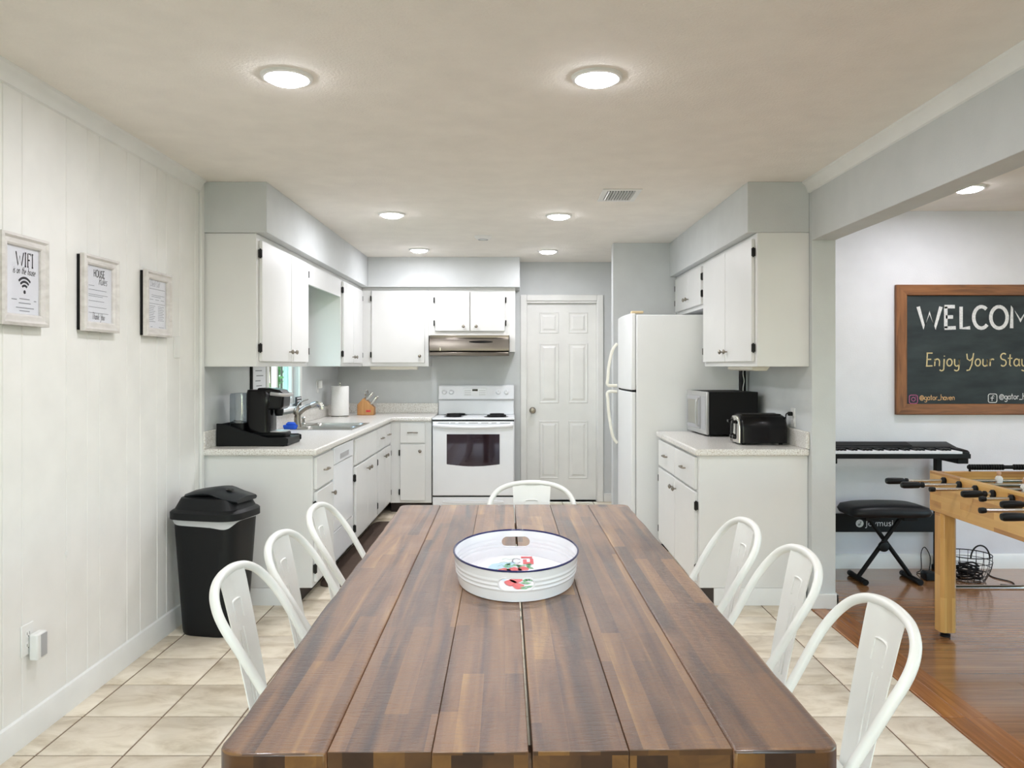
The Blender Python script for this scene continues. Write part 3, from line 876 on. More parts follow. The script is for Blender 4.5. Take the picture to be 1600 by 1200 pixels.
# sink
r = thing('kitchen_sink', 'stainless steel double-bowl sink set in the countertop', 'sink', ((SX0 + SX1) / 2, (SY0 + SY1) / 2, CT - 0.17))
def basin(x0, x1, y0, y1, zt, dep):
    m = MB()
    def q(i, z): return sq_ring((x0 + x1) / 2, (y0 + y1) / 2, z, (x1 - x0) / 2 - i, (y1 - y0) / 2 - i, 9, 40)
    m.loft([q(0, zt), q(0.006, zt - 0.01), q(0.012, zt - dep + 0.03), q(0.035, zt - dep + 0.004), q(0.08, zt - dep)], cap0=False)
    return m
zt = CT + 0.004
bx0, bx1 = SX0 + 0.11, SX1 - 0.03
ym = (SY0 + SY1) / 2
m = MB()
m.box(SX0, bx0, SY0, SY1, CT + 0.0005, zt); m.box(bx1, SX1, SY0, SY1, CT + 0.0005, zt)
m.box(bx0, bx1, SY0, SY0 + 0.03, CT + 0.0005, zt); m.box(bx0, bx1, SY1 - 0.03, SY1, CT + 0.0005, zt); m.box(bx0, bx1, ym - 0.015, ym + 0.015, CT + 0.0005, zt)
build('rim', m, 'steel', r)
for y0, y1 in ((SY0 + 0.03, ym - 0.015), (ym + 0.015, SY1 - 0.03)):
    b = build('bowl', basin(bx0, bx1, y0, y1, zt, 0.165), 'steel', r)
    m = MB(); m.lathe([(0.04, 0), (0.034, 0.003), (0.02, 0.001)], ((bx0 + bx1) / 2, (y0 + y1) / 2, zt - 0.1648), 'z', 20)
    build('drain', m, 'chrome', b)
# faucet
fx, fy = SX0 + 0.052, 6.17
r = thing('kitchen_faucet', 'brushed nickel faucet with lever handle behind the sink', 'faucet', (fx, fy, zt))
m = MB(); m.lathe([(0.030, 0), (0.030, 0.008), (0.024, 0.016)], (fx, fy, zt), 'z', 20); build('base', m, 'nickel', r)
m = MB()
pts = smooth_path([(fx, fy, zt + 0.005), (fx, fy, zt + 0.07), (fx + 0.012, fy, zt + 0.105), (fx + 0.06, fy, zt + 0.145), (fx + 0.12, fy, zt + 0.168)], 6)
nn = len(pts)
m.tube(pts, [0.027 - 0.010 * i / (nn - 1) for i in range(nn)], 16); build('spout', m, 'nickel', r)
m = MB(); m.tube(smooth_path([(fx + 0.110, fy, zt + 0.164), (fx + 0.15, fy, zt + 0.177), (fx + 0.185, fy, zt + 0.160), (fx + 0.19, fy, zt + 0.135)], 5), 0.0225, 16); build('spray_head', m, 'chrome', r)
m = MB(); m.lathe([(0.026, 0), (0.027, 0.03), (0.02, 0.05), (0.006, 0.058)], (fx - 0.004, fy, zt + 0.095), 'z', 18)
m.tube(smooth_path([(fx - 0.002, fy, zt + 0.13), (fx + 0.01, fy, zt + 0.175), (fx + 0.04, fy, zt + 0.2), (fx + 0.085, fy, zt + 0.212)], 5), [0.014, 0.013, 0.012, 0.011, 0.011, 0.010, 0.010, 0.010, 0.009, 0.009, 0.009, 0.009, 0.008, 0.007, 0.007, 0.006], 10, flat=0.7)
build('lever_handle', m, 'nickel', r)
m = MB(); m.lathe([(0.02, 0), (0.02, 0.012), (0.012, 0.02), (0.012, 0.05), (0.018, 0.058), (0.010, 0.066)], (SX0 + 0.055, 6.33, zt), 'z', 14)
build('soap_pump', m, 'chrome', label='short chrome soap pump standing between faucet and far bowl', cat='soap dispenser')
# blue sponge tray
r = thing('sponge_tray', 'bright blue sponge tray on the near rim of sink', 'sponge tray', (-1.675, 5.93, zt))
m = MB(); m.loft([sq_ring(-1.672, 5.935, zt + z, a, b, 5, 24) for a, b, z in ((0.044, 0.03, 0.0005), (0.05, 0.036, 0.02), (0.05, 0.036, 0.03))]); build('tray', m, 'sponge_blue', r)
m = MB(); m.loft([sq_ring(-1.668, 5.937, zt + z, a, b, 3, 24) for a, b, z in ((0.034, 0.024, 0.0305), (0.036, 0.026, 0.04), (0.024, 0.016, 0.052))]); build('sponge', m, 'sponge_blue', r)

# ------------------------------------------------------------------ wall cabinets
UX = -1.48
FU = Face('x+', UX)
r = thing('wall_cabinet', 'white two-door wall cabinet nearest on left, above the coffee maker', 'cabinet', (-1.63, 5.1, UB))
build('body', MB().box(LW + 0.001, UX, KY, 5.67, UB, UT - 0.001), 'cab_white', r, bevel=0.002)
panel_front(FU, r, 'door', 4.605, 5.205, UB + 0.03, UT - 0.035, knob=(5.16, UB + 0.095), hinge=(4.596, 1))
panel_front(FU, r, 'door', 5.215, 5.645, UB + 0.03, UT - 0.035, knob=(5.26, UB + 0.095), hinge=(5.654, 1))
build('valance_board', MB().box(UX - 0.02, UX, 5.672, 6.768, 1.965, UT - 0.001), 'cab_white', bevel=0.002, label='white valance board bridging the wall cabinets above the sink', cat='valance')
r = thing('corner_wall_cabinet', 'white two-door wall cabinet in the left corner past the window', 'cabinet', (-1.63, 7.25, UB))
build('body', MB().box(LW + 0.001, UX, 6.77, 7.735, UB, UT - 0.001), 'cab_white', r, bevel=0.002)
panel_front(FU, r, 'door', 6.81, 7.225, UB + 0.03, UT - 0.035, knob=(7.18, UB + 0.085), hinge=(6.80, 1))
panel_front(FU, r, 'door', 7.235, 7.66, UB + 0.03, UT - 0.035, knob=(7.28, UB + 0.085), hinge=(7.669, 1))
FK = Face('y-', 7.74)
r = thing('back_wall_cabinet', 'white wall cabinet with one large door left of range hood', 'cabinet', (-1.15, 7.9, UB))
build('body', MB().box(UX + 0.002, -0.832, 7.74, BW - 0.001, UB, UT - 0.001), 'cab_white', r, bevel=0.002)
panel_front(FK, r, 'door', -1.385, -0.868, UB + 0.035, UT - 0.03, knob=(-0.915, UB + 0.1), hinge=(-1.394, 1))
r = thing('hood_wall_cabinet', 'short white two-door wall cabinet directly above the range hood', 'cabinet', (-0.41, 7.9, 1.50))
m = MB(); m.box(-0.831, 0.012, 7.74, BW - 0.001, 1.672, UT - 0.001); m.box(-0.042, 0.012, 7.74, BW - 0.001, 1.515, 1.672)
build('body', m, 'cab_white', r)
panel_front(FK, r, 'door', -0.768, -0.432, 1.715, 2.095, knob=(-0.49, 1.76), hinge=(-0.777, 1))
panel_front(FK, r, 'door', -0.424, -0.088, 1.715, 2.095, knob=(-0.366, 1.76), hinge=(-0.079, 1))
# range hood
r = thing('range_hood', 'stainless steel range hood with dark slot above the stove', 'range hood', (-0.42, 7.8, 1.47))
hx0, hx1 = -0.806, -0.045
m = MB(); m.prism([(BW - 0.002, 1.671), (7.60, 1.671), (7.60, 1.645), (7.575, 1.635), (7.555, 1.555), (7.555, 1.52), (7.575, 1.515), (BW - 0.002, 1.515)], 'yz', hx0, hx1)
build('hood_shell', m, 'hood_steel', r, bevel=0.003)
m = MB(); m.prism([(7.56, 1.514), (7.535, 1.505), (7.525, 1.475), (7.535, 1.470), (BW - 0.01, 1.478), (BW - 0.01, 1.514)], 'yz', hx0 + 0.002, hx1 - 0.002)
build('hood_visor', m, 'hood_steel', r, bevel=0.003)
m = MB(); m.loft([[(x, 7.5735 - (0.0 if k == 0 else 0.006) + (1.618 - z) * -0.22, z) for x, z in [(-0.43 + 0.115 * (1 + math.cos(t)), 1.606 + 0.011 * math.sin(t)) for t in [2 * PI * i / 20 for i in range(20)]]] for k in (0, 1)])
build('switch_slot', m, 'black_gloss', r)
m = MB(); m.box(hx0 + 0.10, hx0 + 0.108, 7.553, 7.556, 1.52, 1.55); build('badge', m, 'chrome', r)
# under-cabinet lamps
build('under_cabinet_light', MB().prism([(7.78, UB - 0.0003), (7.78, UB - 0.022), (7.80, UB - 0.034), (7.87, UB - 0.034), (7.89, UB - 0.0003)], 'yz', -1.41, -0.95), 'fluoro_white', bevel=0.003, label='slim cream light fitting under the back wall cabinet', cat='cabinet light')

# ------------------------------------------------------------------ stove
gx0, gx1, gy = -0.757, 0.004, 7.385
r = thing('electric_stove', 'white electric coil stove with dark oven window', 'stove', (-0.376, 7.7, 0))
build('body', MB().box(gx0, gx1, gy, BW - 0.03, 0.05, 0.872), 'appliance_white', r, bevel=0.003)
build('plinth', MB().box(gx0 + 0.02, gx1 - 0.02, gy + 0.04, BW - 0.05, 0.0, 0.0498), 'black_matte', r)
build('cooktop', MB().box(gx0 - 0.003, gx1 + 0.003, gy - 0.02, BW - 0.03, 0.8725, 0.893), 'appliance_white', r, bevel=0.008, seg=3)
for x, y, rd in ((-0.575, 7.56, 0.072), (-0.17, 7.56, 0.095), (-0.575, 7.82, 0.095), (-0.17, 7.82, 0.072)):
    m = MB(); m.lathe([(rd + 0.022, 0.0), (rd + 0.018, 0.004), (rd + 0.006, 0.001), (0.01, 0.0005)], (x, y, 0.8932), 'z', 28, False); b = build('drip_bowl', m, 'drip_bowl', r)
    pts = []
    for i in range(110):
        t = i / 109.0
        a = t * 2 * PI * 4.2
        q = 0.016 + (rd - 0.016) * t
        pts.append((x + q * math.cos(a), y + q * math.sin(a), 0.902))
    m = MB(); m.tube(pts, 0.0065, 6); build('coil', m, 'black_matte', b)
m = MB(); m.prism([(BW - 0.03, 0.893), (7.925, 0.893), (7.94, 1.035), (7.925, 1.045), (7.945, 1.175), (7.96, 1.186), (BW - 0.03, 1.186)], 'yz', gx0 + 0.004, gx1 - 0.004)
bgd = build('backguard', m, 'appliance_white', r, bevel=0.006, seg=3)
build('shadow_gap', MB().box(gx0 + 0.006, gx1 - 0.006, 7.925, 7.95, 1.034, 1.0415), 'device_grey', bgd)
def bgp(z): return 7.925 + (z - 1.045) / 0.13 * 0.02
m = MB(); m.box(-0.505, -0.275, bgp(1.10) - 0.004, bgp(1.10) + 0.01, 1.075, 1.155); cp = build('control_panel', m, 'appliance_white', r, bevel=0.002)
build('clock_display', MB().box(-0.415, -0.362, bgp(1.10) - 0.0055, bgp(1.10) - 0.003, 1.125, 1.145), 'black_gloss', cp)
m = MB()
for i in range(5):
    for j in range(3):
        for xx in (-0.49 + i * 0.013, -0.345 + i * 0.013): m.box(xx, xx + 0.007, bgp(1.10) - 0.0048, bgp(1.10) - 0.003, 1.085 + j * 0.02, 1.093 + j * 0.02)
build('keypad', m, 'device_grey', cp, kind='stuff')
for x in (-0.695, -0.625, -0.155, -0.075):
    m = MB(); m.lathe([(0.030, 0), (0.030, 0.004), (0.021, 0.007), (0.018, 0.024), (0.015, 0.027)], (x, bgp(1.115), 1.115), '-y', 20)
    k = build('burner_knob', m, 'appliance_white', r)
    build('knob_mark', MB().box(x - 0.002, x + 0.002, bgp(1.115) - 0.0285, bgp(1.115) - 0.0265, 1.117, 1.131), 'device_grey', k)
FS = Face('y-', gy)
m = MB(); FS.box(m, gx0 + 0.004, gx1 - 0.004, 0.175, 0.862, 0.0, 0.042); od = build('oven_door', m, 'appliance_white', r, bevel=0.010, seg=3)
wx0, wx1, wz0, wz1 = -0.622, -0.132, 0.455, 0.745
pts = [(wx0, wz1), (wx0, wz0 + 0.012)] + [(wx0 + (wx1 - wx0) * i / 10, wz0 + 0.012 - 0.02 * math.sin(PI * i / 10)) for i in range(1, 10)] + [(wx1, wz0 + 0.012), (wx1, wz1)]
m = MB(); m.prism(pts, 'xz', gy - 0.0445, gy - 0.040); build('oven_window', m, 'oven_glass', od)
m = MB(); cx = (gx0 + gx1) / 2
m.tube(smooth_path([(gx0 + 0.03, gy - 0.042, 0.835), (gx0 + 0.05, gy - 0.075, 0.825), (cx, gy - 0.085, 0.812), (gx1 - 0.05, gy - 0.075, 0.825), (gx1 - 0.03, gy - 0.042, 0.835)], 6), 0.016, 12)
build('oven_handle', m, 'appliance_white', od)
for a, wd in ((-0.65, 0.10), (-0.565, 0.045), (-0.48, 0.065), (-0.376, 0.085), (-0.27, 0.065), (-0.185, 0.045), (-0.08, 0.10)):
    build('vent_slot', MB().box(a - wd / 2, a + wd / 2, gy - 0.0428, gy - 0.04, 0.845, 0.8525), 'device_grey', od)
build('door_gap', MB().box(gx0 + 0.002, gx1 - 0.002, gy - 0.03, gy + 0.001, 0.8625, 0.872), 'black_matte', r)
build('drawer_gap', MB().box(gx0 + 0.004, gx1 - 0.004, gy - 0.034, gy + 0.001, 0.163, 0.1748), 'black_matte', r)
m = MB(); FS.box(m, gx0 + 0.004, gx1 - 0.004, 0.055, 0.162, 0.0, 0.04); dw = build('storage_drawer', m, 'appliance_white', r, bevel=0.008)
m = MB(); m.loft([sq_ring(cx, 0.118, d, a, b, 3.5, 28) for d, a, b in ((0.0, 0.285, 0.016), (0.010, 0.28, 0.012))]); 
for v in m.bm.verts: v.co = Vector((v.co.x, gy - 0.040 - v.co.z, v.co.y))
build('drawer_grip', m, 'appliance_white', dw)

# ------------------------------------------------------------------ right side: base unit, wall units, fridge
RFX = 1.065
FR = Face('x-', RFX)
r = thing('right_base_cabinet', 'white base cabinet with two doors under the microwave', 'cabinet', (1.37, 5.17, 0))
build('body', MB().box(RFX, RW - 0.002, KY, 5.77, 0.10, 0.861), 'cab_white', r, bevel=0.002)
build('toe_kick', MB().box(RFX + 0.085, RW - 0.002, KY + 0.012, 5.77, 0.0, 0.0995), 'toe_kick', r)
build('end_baseboard', MB().prism([(KY - 0.003, 0), (KY + 0.011, 0), (KY + 0.011, 0.099), (KY, 0.099), (KY - 0.003, 0.092)], 'yz', RFX + 0.085, RW - 0.012), 'trim_white', r)
for a0, a1, k, h in ((4.60, 5.16, 5.115, 4.591), (5.17, 5.74, 5.215, 5.749)):
    panel_front(FR, r, 'drawer', a0, a1, D1, D2, pull=((a0 + a1) / 2, 0.755, 0.09))
    panel_front(FR, r, 'door', a0, a1, Z1, Z2, knob=(k, 0.585), hinge=(h, 1))
r = thing('right_countertop', 'speckled white countertop with upstand under microwave and toaster', 'countertop', (1.36, 5.15, 0.862))
build('slab', MB().box(RFX - 0.03, RW - 0.001, KY - 0.03, 5.79, 0.862, CT), 'counter', r, bevel=0.010, seg=3)
build('upstand', MB().box(RW - 0.021, RW - 0.001, KY - 0.03, 5.79, CT + 0.0003, CT + 0.10), 'counter', r, bevel=0.004)
RUX = 1.392
FV = Face('x-', RUX)
r = thing('right_wall_cabinet', 'tall white two-door wall cabinet above microwave and toaster', 'cabinet', (1.54, 5.17, UB))
build('body', MB().box(RUX, RW - 0.001, KY - 0.02, 5.785, UB, UT - 0.001), 'cab_white', r, bevel=0.002)
panel_front(FV, r, 'door', 4.585, 5.155, UB + 0.03, UT - 0.03, knob=(5.11, UB + 0.095), hinge=(4.576, 1))
panel_front(FV, r, 'door', 5.165, 5.76, UB + 0.03, UT - 0.03, knob=(5.21, UB + 0.095), hinge=(5.769, 1))
r = thing('fridge_wall_cabinet', 'short white two-door wall cabinet above the refrigerator', 'cabinet', (1.54, 6.29, 1.80))
build('body', MB().box(RUX, RW - 0.001, 5.787, 6.795, 1.80, UT - 0.001), 'cab_white', r, bevel=0.002)
panel_front(FV, r, 'door', 5.83, 6.285, 1.83, UT - 0.03, knob=(6.245, 1.90), hinge=(5.821, 1))
panel_front(FV, r, 'door', 6.295, 6.76, 1.83, UT - 0.03, knob=(6.335, 1.90), hinge=(6.769, 1))
build('under_cabinet_light', MB().prism([(1.44, UB - 0.0003), (1.44, UB - 0.018), (1.46, UB - 0.026), (1.53, UB - 0.026), (1.55, UB - 0.0003)], 'xz', 4.80, 5.35), 'fluoro_white', bevel=0.003, label='slim white light fitting under the right wall cabinet', cat='cabinet light')

ry0, ry1 = 5.865, 6.62
r = thing('refrigerator', 'white top-freezer refrigerator standing side-on beside the door', 'refrigerator', (1.25, 6.24, 0))
build('body', MB().box(0.905, 1.665, ry0, ry1, 0.06, 1.755), 'fridge_white', r, bevel=0.006)
build('plinth', MB().box(0.93, 1.66, ry0 + 0.02, ry1 - 0.02, 0.0, 0.0598), 'black_matte', r)
def fdoor(z0, z1):
    pts = [(0.900, ry0 + 0.003)]
    n = 12
    for i in range(n + 1):
        t = i / n
        pts.append((0.868 - 0.022 * math.sin(PI * t) ** 0.8, ry0 + 0.003 + (ry1 - ry0 - 0.006) * t))
    pts.append((0.900, ry1 - 0.003))
    return MB().prism(pts, 'xy', z0, z1)
fz = build('freezer_door', fdoor(1.198, 1.765), 'fridge_white', r, bevel=0.006)
fd = build('fridge_door', fdoor(0.085, 1.182), 'fridge_white', r, bevel=0.006)
m = MB(); m.box(0.9002, 0.9048, ry0 + 0.004, ry1 - 0.004, 0.09, 1.176); m.box(0.9002, 0.9048, ry0 + 0.004, ry1 - 0.004, 1.204, 1.75)
build('door_gasket', m, 'device_grey', r)
build('split_strip', MB().box(0.875, 0.9045, ry0 + 0.006, ry1 - 0.006, 1.1825, 1.1975), 'black_matte', r)
build('hinge_cover', MB().box(0.872, 0.96, ry0 + 0.01, ry0 + 0.07, 1.7655, 1.783), 'tan_plastic', r, bevel=0.004)
hy = ry1 - 0.075
for z0, z1, bow, par in ((1.215, 1.56, 1.33, fz), (0.74, 1.165, 1.02, fd)):
    m = MB()
    if z0 > 1: pts = [(0.852, hy, z1), (0.815, hy, z1 - 0.05), (0.785, hy, z1 - 0.17), (0.775, hy, z0 + 0.06), (0.775, hy, z0 + 0.005), (0.85, hy, z0)]
    else: pts = [(0.85, hy, z1), (0.775, hy, z1 - 0.005), (0.775, hy, z1 - 0.07), (0.785, hy, z1 - 0.2), (0.815, hy, z0 + 0.06), (0.852, hy, z0)]
    m.tube(smooth_path(pts, 5), 0.013, 10)
    build('handle', m, 'handle_cream', par)
# ------------------------------------------------------------------ things on the worktops
# coffee maker on its drawer tray, facing the room (+x)
tx0, tx1, ty0, ty1 = LW + 0.025, -1.335, 4.69, 4.99
zc = CT + 0.0005
r = thing('pod_drawer', 'low black sloping pod drawer under the coffee maker', 'pod drawer', ((tx0 + tx1) / 2, (ty0 + ty1) / 2, zc))
m = MB(); m.prism([(tx0, zc), (tx1 - 0.025, zc), (tx1, zc + 0.018), (tx1, zc + 0.046), (tx1 - 0.02, zc + 0.052), (tx1 - 0.13, zc + 0.052), (tx0 + 0.14, zc + 0.10), (tx0 + 0.045, zc + 0.133), (tx0, zc + 0.135)], 'xz', ty0, ty0 + 0.012)
build('side_panel', m, 'black_plastic', r, bevel=0.004)
m = MB(); m.prism([(tx0, zc), (tx1 - 0.025, zc), (tx1, zc + 0.018), (tx1, zc + 0.046), (tx1 - 0.02, zc + 0.052), (tx1 - 0.13, zc + 0.052), (tx0 + 0.14, zc + 0.10), (tx0 + 0.045, zc + 0.133), (tx0, zc + 0.135)], 'xz', ty1 - 0.012, ty1)
build('side_panel', m, 'black_plastic', r, bevel=0.004)
build('deck', MB().box(tx0 + 0.002, tx1 - 0.006, ty0 + 0.0125, ty1 - 0.0125, zc + 0.002, zc + 0.046), 'black_plastic', r, bevel=0.004)
build('back_panel', MB().box(tx0 + 0.002, tx0 + 0.012, ty0 + 0.0125, ty1 - 0.0125, zc + 0.0465, zc + 0.128), 'black_plastic', r)
zk = zc + 0.047
cy = (ty0 + ty1) / 2 - 0.01
r = thing('coffee_maker', 'black single-serve coffee maker with silver handle on the counter', 'coffee maker', (-1.55, cy, zk))
m = MB(); m.loft([sq_ring(-1.50, cy, zk + z, a, b, 5, 28) for a, b, z in ((0.125, 0.085, 0.0), (0.13, 0.09, 0.008), (0.13, 0.09, 0.024), (0.122, 0.082, 0.03))]); build('base', m, 'black_plastic', r)
m = MB()
m.loft([sq_ring(x, cy, zk + z, a, b, 5, 28) for x, a, b, z in ((-1.535, 0.075, 0.085, 0.0305), (-1.535, 0.075, 0.085, 0.17), (-1.530, 0.080, 0.088, 0.20), (-1.530, 0.080, 0.088, 0.262), (-1.535, 0.070, 0.078, 0.285))]); build('body', m, 'black_gloss', r)
m = MB()
m.prism([(-1.535, zk + 0.165), (-1.40, zk + 0.165), (-1.383, zk + 0.185), (-1.378, zk + 0.255), (-1.40, zk + 0.282), (-1.46, zk + 0.295), (-1.54, zk + 0.297)], 'xz', cy - 0.078, cy + 0.078); build('brew_head', m, 'black_gloss', r, bevel=0.012, seg=3)
m = MB(); m.tube(smooth_path([(-1.455, cy - 0.085, zk + 0.262), (-1.40, cy - 0.086, zk + 0.256), (-1.368, cy - 0.06, zk + 0.254), (-1.364, cy, zk + 0.254), (-1.368, cy + 0.06, zk + 0.254), (-1.40, cy + 0.086, zk + 0.256), (-1.455, cy + 0.085, zk + 0.262)], 5), 0.011, 8)
build('lift_handle', m, 'silver_paint', r)
m = MB(); m.lathe([(0.022, 0.0), (0.028, 0.02), (0.028, 0.04)], (-1.43, cy, zk + 0.126), 'z', 18); build('spout', m, 'black_plastic', r)
m = MB(); m.loft([sq_ring(-1.425, cy, zk + z, 0.05, 0.07, 5, 24) for z in (0.0305, 0.037)]); build('drip_grate', m, 'silver_paint', r)
m = MB(); m.loft([sq_ring(-1.665, cy + 0.02, zk + z, a, 0.085, 5, 28) for a, z in ((0.048, 0.085), (0.052, 0.10), (0.052, 0.25), (0.046, 0.262))]); build('water_tank', m, 'tank_plastic', r)
m = MB(); m.loft([sq_ring(-1.665, cy + 0.02, zk + z, 0.05, 0.085, 5, 28) for z in (0.0, 0.0845)]); build('tank_stand', m, 'black_plastic', r)

# paper towel roll on a holder
px_, py_ = -1.635, 7.46
r = thing('paper_towel_holder', 'upright paper towel roll on steel holder in the corner', 'paper towel', (px_, py_, zc))
m = MB(); m.lathe([(0.083, 0), (0.083, 0.006), (0.07, 0.010), (0.008, 0.011), (0.007, 0.30), (0.011, 0.305), (0.011, 0.318), (0.004, 0.322)], (px_, py_, zc), 'z', 28); build('stand', m, 'chrome', r)
m = MB(); m.lathe([(0.020, 0.012), (0.080, 0.012), (0.082, 0.016), (0.082, 0.282), (0.080, 0.286), (0.020, 0.286)], (px_, py_, zc), 'z', 36, False, False); build('paper_roll', m, 'paper_towel', r)
# knife block
kx, ky = -1.44, 7.72
r = thing('knife_block', 'wooden knife block holding steel-handled knives by the corner', 'knife block', (kx, ky, zc))
m = MB(); m.prism([(kx - 0.075, zc), (kx + 0.085, zc), (kx + 0.085, zc + 0.075), (kx - 0.015, zc + 0.165), (kx - 0.075, zc + 0.10)], 'xz', ky - 0.055, ky + 0.055)
blk = build('block', m, 'block_wood', r, bevel=0.004)
build('badge', MB().box(kx + 0.012, kx + 0.055, ky - 0.0565, ky - 0.054, zc + 0.03, zc + 0.05), 'print_red', blk)
for i in range(6):
    yy = ky - 0.036 + 0.036 * (i % 3)
    t = 0.25 + 0.42 * (i // 3)
    p = Vector((kx - 0.015 + 0.1 * t, yy, zc + 0.165 - 0.09 * t))
    d = Vector((0.62, 0, 0.78)).normalized()
    m = MB(); m.cyl(p - d * 0.004, p + d * 0.012, 0.008, n=8); m.tube([p + d * 0.012, p + d * 0.05, p + d * 0.085, p + d * 0.095], [0.0075, 0.0085, 0.0095, 0.006], 8, flat=1.3)
    build('knife_handle', m, 'chrome', r)
m = MB(); p = Vector((kx - 0.035, ky, zc + 0.145)); d = Vector((-0.4, 0, 0.9)).normalized()
# scissors loops standing above the block
for s_ in (-1, 1):
    c = Vector((kx + 0.005, ky + s_ * 0.018, zc + 0.215))
    pts = [c + Vector((0.012 * math.cos(a), 0.015 * math.cos(a), 0.026 * math.sin(a))) for a in [2 * PI * i / 16 for i in range(16)]]
    m.tube(pts, 0.0042, 6, closed=True)
    m.cyl(c + Vector((0, 0, -0.026)), (kx - 0.012, ky + s_ * 0.004, zc + 0.155), 0.0042, n=6)
build('scissors', m, 'chrome', r)

# sockets, switches and the things plugged into them
def wall_plate(name, label, face, a, z, cat='outlet', sockets=2, tall=0.115, wide=0.072):
    r = thing(name, label, cat, face.P(a, z - tall / 2, 0))
    m = MB(); face.box(m, a - wide / 2, a + wide / 2, z - tall / 2, z + tall / 2, 0.0, 0.006)
    build('plate', m, 'trim_white', r, bevel=0.003)
    for i in range(sockets):
        zz = z + (0.021 if i == 0 else -0.021) * (1 if sockets == 2 else 0)
        m = MB(); face.box(m, a - 0.016, a + 0.016, zz - 0.014, zz + 0.014, 0.006, 0.0078)
        s_ = build('socket', m, 'trim_white', r, bevel=0.003)
        m = MB()
        face.box(m, a - 0.008, a - 0.006, zz - 0.004, zz + 0.006, 0.0076, 0.0081); face.box(m, a + 0.006, a + 0.008, zz - 0.004, zz + 0.006, 0.0076, 0.0081); face.box(m, a - 0.002, a + 0.002, zz - 0.011, zz - 0.007, 0.0076, 0.0081)
        build('slot', m, 'gap_dark', s_)
    return r
WLf = Face('x+', LW)
WRf = Face('x-', RW)
wall_plate('wall_outlet', 'white outlet low on the panelled wall with device plugged in', WLf, 2.905, 0.375)
r = thing('plug_in_device', 'small white plug-in box with grey front on low outlet', 'plug-in device', (LW + 0.03, 2.93, 0.30))
m = MB(); WLf.box(m, 2.905, 2.965, 0.295, 0.392, 0.0085, 0.042); build('casing', m, 'trim_white', r, bevel=0.006)
m = MB(); WLf.box(m, 2.925, 2.962, 0.303, 0.385, 0.0422, 0.0434); build('grille', m, 'device_grey', r)
wall_plate('blank_plate', 'blank white wall plate beside the rightmost framed print', WLf, 4.20, 1.475, 'wall plate', 0)
m = MB(); WLf.box(m, 3.155, 3.175, 0.62, 0.635, 0.0, 0.004); build('wall_screw', m, 'trim_white', label='small screw in panelled wall above the low outlet', cat='screw', bevel=0.002)
wall_plate('kitchen_outlet', 'white outlet with plug on wall between window and corner', WLf, 7.20, 1.19)
m = MB(); WLf.box(m, 7.185, 7.225, 1.175, 1.245, 0.009, 0.045); build('air_freshener', m, 'trim_white', bevel=0.008, label='small white plug-in air freshener on the outlet behind sink', cat='air freshener')
wall_plate('right_outlet', 'white outlet above the right counter with toaster plug', WRf, 4.795, 1.065)

# toaster
tx, ty = 1.498, 4.86
r = thing('toaster', 'rounded black toaster with chrome lever end on right counter', 'toaster', (tx, ty, zc))
ln, wd, ht = 0.150, 0.105, 0.183
def prof(i, x):
    pts = []
    for k in range(20):
        t = PI * k / 19
        c, s_ = math.cos(t), math.sin(t)
        pts.append((x, ty + (wd - i) * math.copysign(abs(c) ** 0.5, c), zc + 0.012 + (ht - 0.012 - i) * abs(s_) ** 0.42))
    return pts
m = MB(); m.loft([prof(0.012, tx - ln + 0.012), prof(0.003, tx - ln + 0.017), prof(0.0, tx - ln + 0.03), prof(0.0, tx + ln - 0.03), prof(0.012, tx + ln - 0.008), prof(0.03, tx + ln)])
build('shell', m, 'black_gloss', r, sharp=50)
m = MB(); m.loft([prof(0.014, tx - ln + 0.0), prof(0.010, tx - ln + 0.004), prof(0.010, tx - ln + 0.0118)]); ep = build('end_plate', m, 'chrome', r, sharp=50)
for dy_ in (-0.045, 0.045):
    m = MB(); m.box(tx - ln - 0.002, tx - ln - 0.0003, ty + dy_ - 0.006, ty + dy_ + 0.006, zc + 0.05, zc + 0.15); s_ = build('lever_slot', m, 'black_matte', ep)
    m = MB(); m.box(tx - ln - 0.028, tx - ln - 0.0022, ty + dy_ - 0.018, ty + dy_ + 0.018, zc + 0.128, zc + 0.146); build('lever', m, 'black_gloss', s_, bevel=0.004)
    m = MB(); m.lathe([(0.016, 0), (0.016, 0.008), (0.012, 0.018)], (tx - ln, ty + dy_ * 0.6, zc + 0.045), '-x', 16); build('browning_dial', m, 'black_gloss', ep)
for dy_ in (-0.06, -0.022, 0.022, 0.06):
    pass
for dy_ in (-0.045, 0.045):
    m = MB(); m.box(tx - ln + 0.035, tx + ln - 0.035, ty + dy_ - 0.016, ty + dy_ + 0.016, zc + ht - 0.004, zc + ht + 0.0012); build('bread_slot', m, 'gap_dark', r)
m = MB()
for a, b in ((-1, -1), (1, -1), (-1, 1), (1, 1)): m.lathe([(0.012, 0), (0.012, 0.0118)], (tx + a * 0.11, ty + b * 0.07, zc), 'z', 10)
build('feet', m, 'black_matte', r)
m = MB()
m.tube(smooth_path([(tx + ln - 0.004, ty - 0.02, zc + 0.03), (tx + ln + 0.012, ty - 0.025, zc + 0.05), (tx + ln + 0.006, ty - 0.03, zc + 0.13), (RW - 0.05, 4.78, 1.085), (RW - 0.03, 4.792, 1.088)], 8), 0.0036, 8)
build('power_cord', m, 'black_matte', r)
m = MB(); WRf.box(m, 4.782, 4.808, 1.075, 1.099, 0.009, 0.034); build('plug', m, 'black_matte', r, bevel=0.004)

